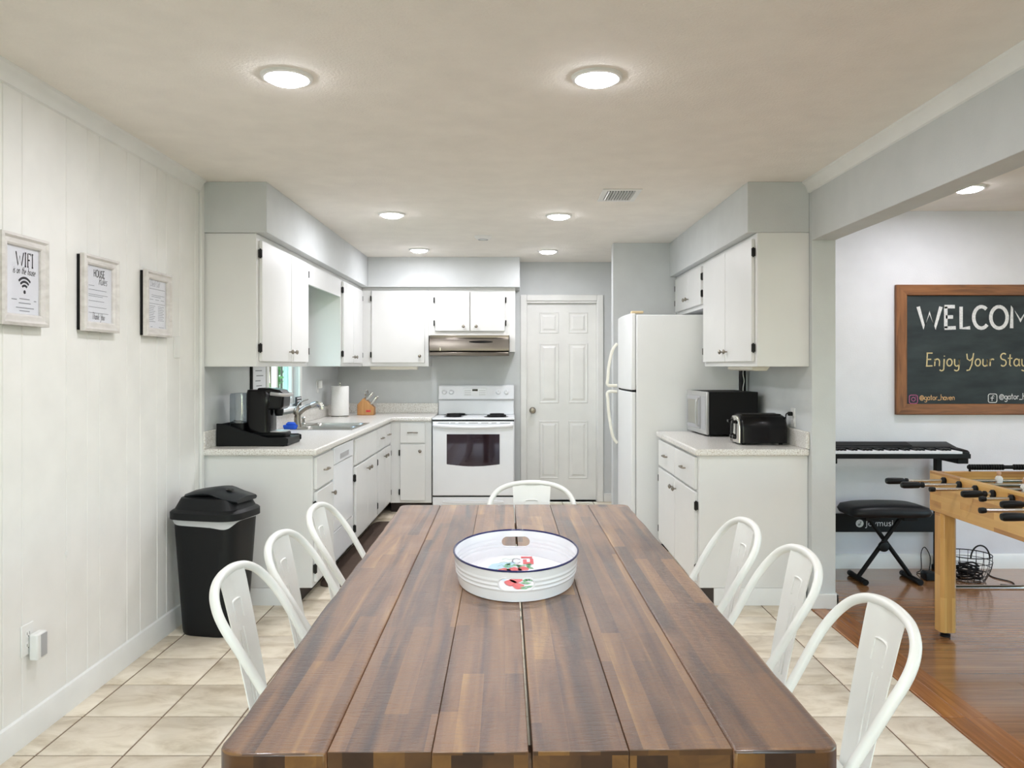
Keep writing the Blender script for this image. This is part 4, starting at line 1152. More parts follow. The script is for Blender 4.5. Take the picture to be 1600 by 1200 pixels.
# microwave, turned slightly
r = thing('microwave', 'black microwave oven with silver front on right counter', 'microwave', (1.46, 5.585, zc))
mx0, mx1, my0, my1, mz0, mz1 = 1.278, 1.632, 5.335, 5.815, zc + 0.012, zc + 0.30
build('case', MB().box(mx0 + 0.02, mx1, my0, my1, mz0, mz1), 'black_matte', r, bevel=0.004)
FM = Face('x-', mx0 + 0.0195)
m = MB(); FM.box(m, my0 - 0.001, my1 + 0.001, mz0 - 0.001, mz1 + 0.001, 0.0, 0.02); fr = build('front_panel', m, 'silver_paint', r, bevel=0.005)
m = MB(); FM.box(m, my0 + 0.14, my1 - 0.015, mz0 + 0.03, mz1 - 0.03, 0.0195, 0.025); dd = build('door', m, 'device_grey', fr, bevel=0.004, label='grey framed microwave door')
m = MB(); FM.box(m, my0 + 0.18, my1 - 0.05, mz0 + 0.06, mz1 - 0.06, 0.0252, 0.027); build('door_window', m, 'steel', fr, bevel=0.004)
m = MB(); m.tube(smooth_path([FM.P(my0 + 0.155, mz0 + 0.05, 0.02), FM.P(my0 + 0.155, mz0 + 0.07, 0.045), FM.P(my0 + 0.155, mz1 - 0.07, 0.045), FM.P(my0 + 0.155, mz1 - 0.05, 0.02)], 4), 0.007, 8); build('door_handle', m, 'silver_paint', fr)
m = MB(); FM.box(m, my0 + 0.02, my0 + 0.115, mz0 + 0.03, mz1 - 0.03, 0.0195, 0.0215); build('keypad', m, 'device_grey', fr)
m = MB()
for a, b in ((mx0 + 0.06, my0 + 0.05), (mx1 - 0.05, my0 + 0.05), (mx0 + 0.06, my1 - 0.05), (mx1 - 0.05, my1 - 0.05)): m.lathe([(0.016, 0), (0.016, 0.0118)], (a, b, zc), 'z', 12)
build('feet', m, 'black_matte', r)
r.rotation_euler.z = math.radians(3.0)
# cable channel with its shadow built in black, and white cord hanging from the cabinet behind the microwave
m = MB(); m.box(1.640, 1.668, 5.700, 5.742, CT + 0.1005, UB - 0.027); m.box(1.640, 1.69 - 0.001, 5.700, 5.742, CT + 0.12, CT + 0.16)
build('channel_with_shadow', m, 'black_matte', bevel=0.003, label='tall black cable channel and its shadow behind the microwave', cat='cable channel')
m = MB(); m.tube(smooth_path([(1.62, 5.60, UB - 0.001), (1.618, 5.605, 1.32), (1.624, 5.60, 1.27), (1.617, 5.60, 1.22), (1.622, 5.61, 1.15)], 6), 0.003, 8)
build('light_cord', m, 'trim_white', label='thin white cord dangling below the right wall cabinet', cat='cord')

# sign and paper by the sink window
m = MB(); m.box(LW + 0.02, LW + 0.034, 6.40, 6.545, KW[2] - 0.0195, KW[2] + 0.055)
sg = build('sill_sign', m, 'sign_dark', bevel=0.002, label='tiny dark sign with pale lines on the window sill', cat='sign')
m = MB()
for i, (a, b) in enumerate(((0.012, 0.13), (0.02, 0.12), (0.035, 0.11))):
    z = KW[2] + 0.04 - i * 0.022
    m.box(LW + 0.0342, LW + 0.0346, 6.40 + a, 6.40 + b, z, z + 0.008)
build('sign_lettering', m, 'paper', sg)
r = thing('notice_frame', 'black-edged notice sheet on wall left of sink window', 'notice', (LW + 0.01, 5.50, 1.15))
m = MB(); WLf.box(m, 5.36, 5.66, 1.16, 1.55, 0.001, 0.014); build('backing', m, 'black_matte', r)
m = MB(); WLf.box(m, 5.385, 5.655, 1.165, 1.545, 0.0142, 0.016); build('sheet', m, 'paper', r)
m = MB()
for i in range(8): WLf.box(m, 5.43 + 0.02 * (i % 2), 5.60 - 0.03 * (i % 3), 1.20 + i * 0.035, 1.206 + i * 0.035, 0.0161, 0.0165)
build('printed_lines', m, 'ink_grey', r)

# brown runner in front of the sink cabinets; its edge under them imitates shade
m = MB(); m.loft([sq_ring(-0.90, 5.96, z, a, b, 14, 48) for z, a, b in ((0.0006, 0.325, 1.02), (0.006, 0.33, 1.025), (0.010, 0.325, 1.02))])
build('kitchen_mat', m, 'mat_brown', label='long dark brown kitchen mat in front of sink cabinets', cat='mat')
# ------------------------------------------------------------------ framed prints on the panelled wall
def picture(name, label, a0, a1, z0, z1):
    r = thing(name, label, 'framed print', (LW + 0.02, (a0 + a1) / 2, z0), 'framed prints on the panelled wall')
    m = MB(); WLf.box(m, a0 + 0.004, a1 - 0.004, z0 + 0.004, z1 - 0.004, 0.0005, 0.016); build('backing', m, 'black_matte', r)  # black slab stands in for the shadow gap behind the frame
    prof = [(0.0, 0.016), (0.0, 0.034), (0.010, 0.038), (0.018, 0.030), (0.034, 0.030), (0.040, 0.026), (0.042, 0.018)]
    sides = {'bottom': [(a0, z0), (a1, z0), (1, 1), (-1, 1)], 'top': 0}
    def mold(p, q, np, nq):
        m = MB()
        m.loft([[WLf.P(p[0] + np[0] * i, p[1] + np[1] * i, d) for i, d in prof], [WLf.P(q[0] + nq[0] * i, q[1] + nq[1] * i, d) for i, d in prof]])
        build('frame_side', m, 'frame_wash', r, sharp=25)
    mold((a0, z0), (a1, z0), (1, 1), (-1, 1)); mold((a1, z0), (a1, z1), (-1, 1), (-1, -1))
    mold((a1, z1), (a0, z1), (-1, -1), (1, -1)); mold((a0, z1), (a0, z0), (1, -1), (1, 1))
    m = MB(); WLf.box(m, a0 + 0.036, a1 - 0.036, z0 + 0.036, z1 - 0.036, 0.0165, 0.0175); sh = build('print_sheet', m, 'paper', r)
    m = MB(); WLf.box(m, a0 + 0.037, a1 - 0.037, z0 + 0.037, z1 - 0.037, 0.0210, 0.0218); build('glazing', m, 'frame_glass', r)
    return r, sh
UU, VV = (0, 1, 0), (0, 0, 1)
def inked(name, sh, a, z, mb, mat='ink'):
    build(name, mb, mat, sh, normals=False)
XI = LW + 0.0180
def bars(mb, rows, hgt=0.0022):
    for a0, a1, z in rows: mb.quad((XI, a0, z), (XI, a1, z), (XI, a1, z + hgt), (XI, a0, z + hgt))
# print 1: WIFI
r, sh = picture('framed_wifi_print', 'framed WIFI print with black signal symbol, leftmost of three', 2.715, 2.992, 1.52, 1.843)
c = 2.866
m = MB(); lettering(m, 'WIFI', (XI, 0, 0), UU, VV, 0.048, 0.0058, c - 0.050, 1.735, 0.13, xs=0.92)
inked('title', sh, 0, 0, m)
m = MB(); lettering(m, 'is on the house', (XI, 0, 0), UU, VV, 0.026, 0.0022, c - 0.068, 1.706, 0.05, 0.3, xs=0.72)
inked('script_line', sh, 0, 0, m)
m = MB()
for rr_ in (0.020, 0.034, 0.048):
    m.strokes([arc(c / 1.0, 1.645, rr_, rr_, 45, 135, 14)], (XI, 0, 0), UU, VV, 1.0, 0.0085)
m.strokes([arc(c, 1.642, 0.0035, 0.0035, 0, 360, 12)], (XI, 0, 0), UU, VV, 1.0, 0.007)
inked('signal_symbol', sh, 0, 0, m)
m = MB(); bars(m, [(c - 0.03, c + 0.03, 1.615), (c - 0.075, c - 0.045, 1.611), (c + 0.055, c + 0.07, 1.611), (c - 0.034, c + 0.036, 1.600), (c - 0.05, c + 0.055, 1.583), (c - 0.03, c + 0.03, 1.572)], 0.003)
inked('small_print', sh, 0, 0, m, 'ink_grey')
# print 2: HOUSE Rules
r, sh = picture('framed_rules_print', 'framed HOUSE rules print, middle of the three on the wall', 3.235, 3.525, 1.52, 1.838)
c = 3.382
m = MB(); lettering(m, 'HOUSE', (XI, 0, 0), UU, VV, 0.030, 0.004, c - 0.045, 1.752, 0.12, xs=0.85); inked('title', sh, 0, 0, m)
m = MB(); lettering(m, 'Rules', (XI, 0, 0), UU, VV, 0.036, 0.0028, c - 0.005, 1.722, 0.05, 0.3, xs=0.85); inked('script_title', sh, 0, 0, m)
m = MB(); bars(m, [(c - 0.085, c - 0.04, 1.712), (c - 0.085, c + 0.06, 1.695), (c - 0.085, c + 0.07, 1.675), (c - 0.085, c + 0.03, 1.668), (c - 0.085, c + 0.04, 1.648), (c - 0.085, c + 0.06, 1.622), (c - 0.085, c + 0.075, 1.598)]); inked('small_print', sh, 0, 0, m, 'ink_grey')
m = MB(); lettering(m, 'Thank You', (XI, 0, 0), UU, VV, 0.028, 0.0024, c - 0.06, 1.572, 0.05, 0.25, xs=0.75); inked('closing_script', sh, 0, 0, m)
# print 3: dense sheet
r, sh = picture('framed_list_print', 'framed print with dense columns of text, rightmost of three', 3.785, 4.068, 1.52, 1.838)
c = 3.93
m = MB(); lettering(m, 'Check Out', (XI, 0, 0), UU, VV, 0.032, 0.0018, c - 0.075, 1.765, 0.03, 0.25, xs=0.7); inked('script_title', sh, 0, 0, m, 'ink_grey')
m = MB(); bars(m, [(c - 0.085, c + 0.085, 1.752), (c - 0.06, c + 0.08, 1.722), (c - 0.06, c + 0.04, 1.714), (c - 0.08, c - 0.04, 1.700), (c - 0.02, c + 0.02, 1.700), (c + 0.04, c + 0.08, 1.700), (c - 0.085, c + 0.085, 1.68)] + [(c - 0.085, c - 0.02 - 0.01 * (i % 3), 1.668 - 0.0085 * i) for i in range(10)] + [(c + 0.01, c + 0.075 - 0.012 * (i % 2), 1.668 - 0.0085 * i) for i in range(9)] + [(c - 0.07, c - 0.05, 1.566), (c + 0.02, c + 0.075, 1.566)]); inked('small_print', sh, 0, 0, m, 'ink_grey')

# ------------------------------------------------------------------ swing-top bin
bx, by = -1.555, 4.14
r = thing('trash_can', 'black swing-top trash can with grey liner by the panelled wall', 'trash can', (bx, by, 0))
m = MB(); m.loft([sq_ring(bx, by, z, a, b, 4.2, 40) for z, a, b in ((0.0, 0.135, 0.112), (0.01, 0.142, 0.118), (0.03, 0.145, 0.12), (0.60, 0.183, 0.148))]); build('bin_body', m, 'bin_black', r)
m = MB()
ra, rb = [], []
for i in range(60):
    t = 2 * PI * i / 60
    c_, s_ = math.cos(t), math.sin(t)
    e = 2 / 4.2
    u, v = math.copysign(abs(c_) ** e, c_), math.copysign(abs(s_) ** e, s_)
    lowz = 0.592 - 0.035 * max(0, math.cos(t - math.radians(-75))) ** 2 - 0.006 * math.sin(5 * t)
    f = lowz / 0.6
    ra.append((bx + u * (0.1865 - 0.004 * (1 - f)), by + v * (0.1515 - 0.004 * (1 - f)), 0.602)); rb.append((bx + u * (0.1462 + 0.038 * f + 0.0035), by + v * (0.1212 + 0.028 * f + 0.0035), lowz))
m.loft([rb, ra], False, False); build('liner_bag', m, 'bag_grey', r)
m = MB(); m.loft([sq_ring(bx, by, z, a, b, 4.2, 40) for z, a, b in ((0.594, 0.190, 0.155), (0.596, 0.200, 0.163), (0.630, 0.200, 0.163), (0.638, 0.192, 0.156), (0.645, 0.180, 0.145), (0.70, 0.150, 0.125), (0.708, 0.13, 0.11))], cap0=False); build('lid', m, 'bin_black', r, sharp=30)
m = MB()
rows = []
for i in range(13):
    t = i / 12.0
    x = bx - 0.12 + 0.30 * t
    z = 0.7095 + 0.028 * math.sin(PI * min(1, t * 1.25 + 0.1) * 0.75) - 0.045 * max(0, t - 0.5) * 1.4
    wdt = 0.118 - 0.02 * abs(2 * t - 1) ** 3
    rows.append([(x, by - wdt, z - 0.010), (x, by - wdt + 0.01, z), (x, by, z + 0.008), (x, by + wdt - 0.01, z), (x, by + wdt, z - 0.010), (x, by + wdt - 0.01, z - 0.02), (x, by - wdt + 0.01, z - 0.02)])
m.loft(rows); fl_ = build('swing_flap', m, 'bin_lid', r, sharp=45)
m = MB(); m.lathe([(0.022, 0), (0.020, 0.004), (0.012, 0.002)], (bx + 0.09, by - 0.01, 0.7325), 'z', 18, sy=0.8); build('finger_dimple', m, 'black_gloss', fl_)
r.rotation_euler.z = math.radians(-12)

# ------------------------------------------------------------------ dining table
TZ = 0.76
TC = Vector((0.014, 2.398, 0))
r = thing('dining_table', 'long dark wooden plank dining table set with white tray', 'table', TC)
HW, HL = 0.503, 1.128
nb = 6
edges = [-HW, -0.325, -0.158, 0.0, 0.158, 0.325, HW]
gaps = [0, 0.0004, 0.0004, 0.0034, 0.0006, 0.0004, 0]
rnd = random.Random(3)
for i in range(nb):
    x0, x1 = TC.x + edges[i] + gaps[i], TC.x + edges[i + 1] - gaps[i + 1]
    y0, y1 = TC.y - HL + rnd.uniform(-0.003, 0.003), TC.y + HL + rnd.uniform(-0.003, 0.003)
    pts = []
    def corner(cx_, cy_, q, rad):
        return [(cx_ + rad * math.cos(math.radians(q + 90 * k / 6)), cy_ + rad * math.sin(math.radians(q + 90 * k / 6))) for k in range(7)]
    R_ = 0.035
    nseg = 26
    pts += corner(x0 + R_, y0 + R_, 180, R_) if i == 0 else [(x0, y0)]
    pts += corner(x1 - R_, y0 + R_, 270, R_) if i == nb - 1 else [(x1, y0)]
    if i == nb - 1: pts += [(x1 - 0.004 * abs(math.sin(k * 1.7) * math.sin(k * 0.6)), y0 + 0.06 + (y1 - y0 - 0.12) * k / nseg) for k in range(nseg + 1)]
    pts += corner(x1 - R_, y1 - R_, 0, R_) if i == nb - 1 else [(x1, y1)]
    pts += corner(x0 + R_, y1 - R_, 90, R_) if i == 0 else [(x0, y1)]
    if i == 0: pts += [(x0 + 0.004 * abs(math.sin(k * 1.3) * math.sin(k * 0.7)), y1 - 0.06 - (y1 - y0 - 0.12) * k / nseg) for k in range(nseg + 1)]
    zz = TZ + rnd.uniform(-0.0012, 0.0004)
    m = MB(); m.prism(pts, 'xy', TZ - 0.058, zz)
    o = build('plank', m, 'table_wood', r, bevel=0.006 if i in (0, 5) else 0.0016, seg=2)
    o.data.materials.append(MATS['table_edge'])
    for p in o.data.polygons:
        if abs(p.normal.y) > 0.6: p.material_index = 1
m = MB()
for s_ in (-1, 1):
    m.box(TC.x + s_ * 0.40 - 0.014, TC.x + s_ * 0.40 + 0.014, TC.y - 0.95, TC.y + 0.95, 0.615, TZ - 0.0585)
    m.box(TC.x - 0.355, TC.x + 0.355, TC.y + s_ * 1.0 - 0.014, TC.y + s_ * 1.0 + 0.014, 0.615, TZ - 0.0585)
build('apron', m, 'table_wood', r, bevel=0.002)
for a in (-1, 1):
    for b in (-1, 1):
        m = MB(); x, y = TC.x + a * 0.40, TC.y + b * 1.0
        m.loft([[(x + u * q, y + v * q, z) for u, v in ((-1, -1), (1, -1), (1, 1), (-1, 1))] for q, z in ((0.034, 0.0), (0.044, 0.55), (0.046, 0.56), (0.046, TZ - 0.0585))])
        build('leg', m, 'table_wood', r, bevel=0.004)
r.rotation_euler.z = math.radians(0.65)

# ------------------------------------------------------------------ oval enamel tray
OX, OY, OZ = 0.006, 2.315, TZ + 0.001
ea, eb, hh = 0.180, 0.262, 0.082
r = thing('oval_tray', 'white oval enamel tray with blue rim and handle holes', 'tray', (OX, OY, OZ))
def oval(z, d, n=96): return [(OX + (ea + d) * math.cos(2 * PI * i / n), OY + (eb + d) * math.sin(2 * PI * i / n), OZ + z) for i in range(n)]
def wall_prof():
    out = []
    for i in range(29):
        z = 0.004 + (hh - 0.006) * i / 28
        t = z / hh
        bead = 0.0028 * sum(max(0, 1 - abs((t - q) / 0.055)) for q in (0.38, 0.52, 0.66))
        out.append((z, -0.012 + 0.012 * t + bead))
    return out
wp = wall_prof()
m = MB()
outer = [oval(z, d) for z, d in wp]
inner = [oval(z, d - 0.0025) for z, d in wp][::-1]
rings = outer + inner + [outer[0]]
m.loft(rings, False, False)
wall = build('tray_wall', m, 'enamel_white', r, sharp=60)
cuts = []
for s_ in (-1, 1):
    m = MB(); z0 = OZ + 0.047
    pts = [(OX + 0.028 + 0.019 * math.cos(t), z0 + 0.0165 * math.sin(t)) for t in [-PI / 2 + PI * i / 12 for i in range(13)]] + [(OX - 0.028 + 0.019 * math.cos(t), z0 + 0.0165 * math.sin(t)) for t in [PI / 2 + PI * i / 12 for i in range(13)]]
    m.prism(pts, 'xz', OY + s_ * eb - 0.05, OY + s_ * eb + 0.05)
    cuts.append(build('cut', m, 'enamel_white'))
wm = wall.data
boolean_cut(wall, cuts)
m = MB(); m.loft([oval(0.0, -0.013), oval(0.0045, -0.0135)]); bt = build('tray_base', m, 'enamel_white', r, sharp=60)
m = MB(); m.tube([Vector(p) for p in oval(hh, 0.0)], 0.0028, 8, closed=True); build('rim', m, 'enamel_blue', r)
for s_ in (-1, 1):
    m = MB(); z0 = OZ + 0.047
    t0 = 0.0
    pp = []
    for i in range(32):
        t = 2 * PI * i / 32
        c_, s2 = math.cos(t), math.sin(t)
        x = (0.028 if c_ > 0 else -0.028) + 0.0195 * c_
        z = 0.0170 * s2
        yy = eb * (1 - ((x) / ea) ** 2) ** 0.5 - 0.012 + 0.012 * (0.047 + z) / hh
        pp.append((OX + x, OY + s_ * (yy - 0.0005), z0 + z))
    m.tube(pp, 0.0026, 6, closed=True); build('handle_rim', m, 'enamel_white', r)
# printed picture on the tray's bottom: pale sky, red fruit and truck-like block, green leaves, grey script
zb = OZ + 0.0049
def flat_blob(cx_, cy_, rx, ry, z, rot=0.0, n=18, wob=0.0):
    m = MB()
    m.face(m.ring([(OX + cx_ + rx * (1 + wob * math.sin(3 * t)) * math.cos(t + rot), OY + cy_ + ry * (1 + wob * math.cos(4 * t)) * math.sin(t + rot), z) for t in [2 * PI * i / n for i in range(n)]]))
    return m
m = MB(); m.face(m.ring([(OX - 0.115, OY - 0.06, zb), (OX - 0.03, OY - 0.06, zb), (OX + 0.0, OY + 0.16, zb), (OX - 0.075, OY + 0.13, zb)])); build('printed_sky', m, 'print_blue', bt)
for cx_, cy_, rx, ry in ((-0.016, -0.085, 0.017, 0.030), (0.006, -0.120, 0.016, 0.028), (0.000, -0.060, 0.018, 0.026), (-0.035, 0.045, 0.020, 0.030), (-0.005, 0.050, 0.022, 0.034), (0.022, 0.062, 0.016, 0.034), (0.012, 0.018, 0.030, 0.022), (-0.030, 0.005, 0.026, 0.020)):
    build('printed_fruit', flat_blob(cx_, cy_, rx, ry, zb + 0.0004, wob=0.12), 'print_red', bt)
for x0, x1, y0, y1 in ((0.022, 0.055, 0.125, 0.150), (0.022, 0.034, 0.150, 0.185), (0.044, 0.055, 0.150, 0.195), (0.016, 0.052, 0.200, 0.222)):
    m = MB(); m.face(m.ring([(OX + x0, OY + y0, zb + 0.0004), (OX + x1, OY + y0, zb + 0.0004), (OX + x1, OY + y1, zb + 0.0004), (OX + x0, OY + y1, zb + 0.0004)])); build('printed_block', m, 'print_red', bt)
for k in range(14):
    a = rnd.uniform(0, 6.28); cx_, cy_ = rnd.uniform(-0.04, 0.045), rnd.uniform(0.075, 0.125)
    u = Vector((math.cos(a), math.sin(a), 0)) * rnd.uniform(0.010, 0.018); v = Vector((-u.y, u.x, 0)) * 0.45
    c_ = Vector((OX + cx_, OY + cy_, zb + 0.0007)); m = MB(); m.quad(c_ - u, c_ + v, c_ + u, c_ - v); build('printed_leaf', m, 'print_green', bt)
for k in range(10):
    a = rnd.uniform(0, 6.28); cx_, cy_ = rnd.uniform(0.018, 0.042), rnd.uniform(-0.15, -0.05)
    u = Vector((math.cos(a), math.sin(a), 0)) * rnd.uniform(0.010, 0.018); v = Vector((-u.y, u.x, 0)) * 0.45
    c_ = Vector((OX + cx_, OY + cy_, zb + 0.0007)); m = MB(); m.quad(c_ - u, c_ + v, c_ + u, c_ - v); build('printed_leaf', m, 'print_green', bt)
m = MB(); m.strokes([arc(0, 0, 0.013, 0.03, 30, 330, 16)], (OX + 0.002, OY + 0.165, zb + 0.0006), (1, 0, 0), (0, 1, 0), 1.0, 0.004); build('printed_letter', m, 'ink_grey', bt, normals=False)
for k in range(4):
    m = MB(); m.strokes([[(0, 0), (0.012, 0.018), (0.024, 0.0), (0.04, 0.015)]], (OX - 0.062 + 0.006 * k, OY + 0.055 + k * 0.042, zb + 0.0006), (1, 0, 0), (0, 1, 0), 1.0, 0.0025); build('printed_letter', m, 'print_green', bt, normals=False)

# ------------------------------------------------------------------ bent-steel chairs
def make_chair():
    r = thing('metal_chair', 'x', 'chair', (0, 0, 0), 'white metal chairs around the table')
    SZ = 0.452
    m = MB()
    def sr(z, a, b, dip=0): return [(p[0], p[1], z - dip) for p in sq_ring(0, 0, z, a, b, 7, 40)]
    m.loft([sr(SZ - 0.045, 0.176, 0.171), sr(SZ - 0.012, 0.180, 0.175), sr(SZ - 0.002, 0.176, 0.171), sr(SZ, 0.165, 0.16), sr(SZ - 0.004, 0.12, 0.115), sr(SZ - 0.007, 0.05, 0.05)], cap0=False)
    seat = build('seat', m, 'chair_white', r, sharp=50)
    for a in (-1, 1):
        for b in (-1, 1):
            top = Vector((a * 0.158, b * 0.153, SZ - 0.02)); bot = Vector((a * 0.188, b * (0.185 if b > 0 else 0.198), 0.014))
            m = MB()
            def rg(c, q): return [(c.x - a * q, c.y + b * 0.004, c.z), (c.x + a * 0.006, c.y + b * 0.006, c.z), (c.x + a * 0.004, c.y - b * q, c.z), (c.x - a * 0.002, c.y - b * q, c.z), (c.x - a * 0.002, c.y - b * 0.003, c.z), (c.x - a * q, c.y - b * 0.002, c.z)]
            m.loft([rg(bot, 0.026), rg(top.lerp(bot, 0.5), 0.036), rg(top, 0.050)])
            lg = build('leg', m, 'chair_white', r)
            m = MB(); m.lathe([(0.014, 0), (0.015, 0.012), (0.012, 0.0138)], (bot.x - a * 0.008, bot.y - b * 0.008, 0), 'z', 12); build('rubber_foot', m, 'black_matte', lg)
    m = MB()
    for s_ in (1,):
        hp = [(0.178, -0.015, SZ - 0.03), (0.184, -0.050, 0.49), (0.191, -0.115, 0.60), (0.196, -0.168, 0.69), (0.194, -0.198, 0.735), (0.181, -0.222, 0.770), (0.154, -0.241, 0.799), (0.110, -0.255, 0.819), (0.056, -0.262, 0.829)]
    full = hp + [(0.0, -0.264, 0.832)] + [(-p[0], p[1], p[2]) for p in hp[::-1]]
    m.tube(smooth_path(full, 5), 0.0120, 12); build('back_hoop', m, 'chair_white', r)
    # central splat: a curved pressed sheet
    m = MB()
    def srow(t, off):
        z = SZ - 0.03 + (0.823 - SZ + 0.03) * t
        yy = -0.180 - 0.080 * t ** 1.15
        hw = 0.066 + 0.022 * t
        row = []
        for k in range(9):
            u = -1 + k / 4.0
            crease = 0.0035 if abs(abs(u) - 0.5) < 0.01 else 0.0
            row.append((u * hw, yy + 0.010 * u * u + off + crease, z - 0.004 * (u * u) * (t > 0.98)))
        return row
    A = [srow(i / 14.0, 0.0) for i in range(15)]; B = [srow(i / 14.0, -0.003) for i in range(15)]
    rings = [a_ + b_[::-1] for a_, b_ in zip(A, B)]
    m.loft(rings); sp = build('splat', m, 'chair_white', r, sharp=60)
    def onsp(u, t):
        z = SZ - 0.03 + (0.823 - SZ + 0.03) * t
        return (u * (0.066 + 0.022 * t), -0.180 - 0.080 * t ** 1.15 + 0.010 * u * u + 0.0012, z)
    m = MB()
    pts = [onsp(-0.36, 0.70), onsp(-0.36, 0.80), onsp(-0.30, 0.825), onsp(0, 0.83), onsp(0.30, 0.825), onsp(0.36, 0.80), onsp(0.36, 0.70)]
    m.tube(smooth_path(pts, 3), 0.003, 6)
    for u in (-0.16, 0.16): m.tube([onsp(u, 0.14 + 0.05 * k) for k in range(11)], 0.0022, 6)
    build('pressed_rib', m, 'chair_white', sp)
    # seat underframe
    m = MB()
    m.tube([(-0.165, -0.165, 0.30), (0.165, 0.160, 0.30)], 0.007, 8); m.tube([(0.165, -0.165, 0.305), (-0.165, 0.160, 0.305)], 0.007, 8)
    build('cross_brace', m, 'chair_white', r)
    return r
ch0 = make_chair()
spots = [
 (-0.497, 2.11, -90, 'white metal chair nearest on the left side of the table'),
 (-0.497, 2.54, -90, 'white metal chair second on left side of the table, in the middle'),
 (-0.505, 3.06, -91, 'white metal chair farthest on left side, beside dishwasher'),
 (0.590, 1.795, 90, 'white metal chair nearest on the right side of the table'),
 (0.590, 2.32, 90, 'white metal chair second on right side of the table, in the middle'),
 (0.555, 2.75, 91, 'white metal chair farthest on right side, before the right base cabinet'),
 (0.082, 3.435, 180, 'white metal chair at the far end of the table, before stove'),
]
for i, (x, y, a, lb) in enumerate(spots):
    c_ = ch0 if i == 0 else copy_tree(ch0)
    c_.location = (x, y, 0); c_.rotation_euler.z = math.radians(a); c_['label'] = lb
# ------------------------------------------------------------------ living room: chalkboard
cx0, cx1, cz0, cz1 = 2.590, 3.80, 1.046, 1.926
FWL = Face('y-', LY)
r = thing('chalkboard', 'wood-framed chalkboard reading WELCOME on the living room wall', 'chalkboard', ((cx0 + cx1) / 2, LY - 0.02, cz0))
fwid = 0.072
def fside(p, q, np, nq, mat):
    prof = [(0, 0.001), (0, 0.028), (0.006, 0.032), (fwid - 0.004, 0.030), (fwid, 0.026), (fwid, 0.001)]
    m = MB(); m.loft([[FWL.P(p[0] + np[0] * i, p[1] + np[1] * i, d) for i, d in prof], [FWL.P(q[0] + nq[0] * i, q[1] + nq[1] * i, d) for i, d in prof]])
    build('frame_side', m, mat, r, sharp=30)
fside((cx0, cz0), (cx1, cz0), (1, 1), (-1, 1), 'board_frame'); fside((cx1, cz0), (cx1, cz1), (-1, 1), (-1, -1), 'board_frame_side')
fside((cx1, cz1), (cx0, cz1), (-1, -1), (1, -1), 'board_frame'); fside((cx0, cz1), (cx0, cz0), (1, -1), (1, 1), 'board_frame_side')
m = MB(); FWL.box(m, cx0 + fwid + 0.0005, cx1 - fwid - 0.0005, cz0 + fwid + 0.0005, cz1 - fwid - 0.0005, 0.002, 0.016); bd = build('slate_panel', m, 'slate', r)
YC = LY - 0.0168
CU, CV = (1, 0, 0), (0, 0, 1)
m = MB(); lettering(m, 'WELCOME', (0, YC, 0), CU, CV, 0.146, 0.024, 2.742, 1.632, 0.16, xs=1.06); build('chalk_lettering', m, 'chalk_white', bd, normals=False, label='white chalk word WELCOME')
xx = 2.795
for wd_ in ('Enjoy', 'Your', 'Stay'):
    m = MB(); xx = lettering(m, wd_, (0, YC, 0), CU, CV, 0.088, 0.0085, xx, 1.375, 0.10, 0.05) + 0.032
    build('chalk_lettering', m, 'chalk_cream', bd, normals=False, label='cream chalk word ' + wd_)
def sq_path(x, z, s_, n=5, rr=0.012):
    out = []
    for (cx_, cz_, q) in ((x + s_ - rr, z + s_ - rr, 0), (x + rr, z + s_ - rr, 90), (x + rr, z + rr, 180), (x + s_ - rr, z + rr, 270)):
        out += arc(cx_, cz_, rr, rr, q, q + 90, n)
    return out + [out[0]]
m = MB(); m.strokes([sq_path(2.682, 1.122, 0.056), arc(2.710, 1.150, 0.013, 0.013, 0, 360, 14), [(2.724, 1.166), (2.728, 1.166)]], (0, YC, 0), CU, CV, 1.0, 0.005); build('chalk_icon', m, 'chalk_pink', bd, normals=False, label='pink chalk camera icon in a rounded square')
m = MB(); lettering(m, '@gator_haven', (0, YC, 0), CU, CV, 0.038, 0.0045, 2.752, 1.145, 0.05); build('chalk_lettering', m, 'chalk_orange', bd, normals=False, label='small orange chalk handle at board corner')
m = MB(); m.strokes([sq_path(3.218, 1.128, 0.058), [(3.258, 1.170), (3.250, 1.176), (3.244, 1.168), (3.243, 1.138)], [(3.233, 1.158), (3.256, 1.158)]], (0, YC, 0), CU, CV, 1.0, 0.005); build('chalk_icon', m, 'chalk_white', bd, normals=False, label='white chalk letter f in a rounded square')
m = MB(); lettering(m, '@gator_haven', (0, YC, 0), CU, CV, 0.042, 0.0045, 3.292, 1.150, 0.05); build('chalk_lettering', m, 'chalk_white', bd, normals=False, label='small white chalk handle at board bottom')

# ------------------------------------------------------------------ keyboard on its stand
kx0, kx1, ky0, ky1, kz = 1.93, 2.885, 5.02, 5.33, 0.79
r = thing('digital_keyboard', 'black electronic piano keyboard with white keys by the wall', 'keyboard', ((kx0 + kx1) / 2, 5.18, kz))
m = MB(); m.prism([(ky0, kz), (ky1, kz), (ky1, kz + 0.072), (ky1 - 0.04, kz + 0.082), (ky0 + 0.15, kz + 0.058), (ky0 + 0.145, kz + 0.026), (ky0, kz + 0.026)], 'yz', kx0, kx1)
build('body', m, 'black_plastic', r, bevel=0.004)
build('front_lip', MB().box(kx0, kx1, ky0 - 0.012, ky0 - 0.0005, kz, kz + 0.030), 'black_plastic', r, bevel=0.003)
for a, b in ((kx0, kx0 + 0.045), (kx1 - 0.045, kx1)):
    m = MB(); m.prism([(ky0, kz + 0.0265), (ky0 + 0.144, kz + 0.0265), (ky0 + 0.149, kz + 0.0575), (ky0 + 0.02, kz + 0.05), (ky0, kz + 0.04)], 'yz', a, b)
    build('end_block', m, 'black_plastic', r, bevel=0.004)
nk = 36; kw = (kx1 - kx0 - 0.092) / nk
m = MB()
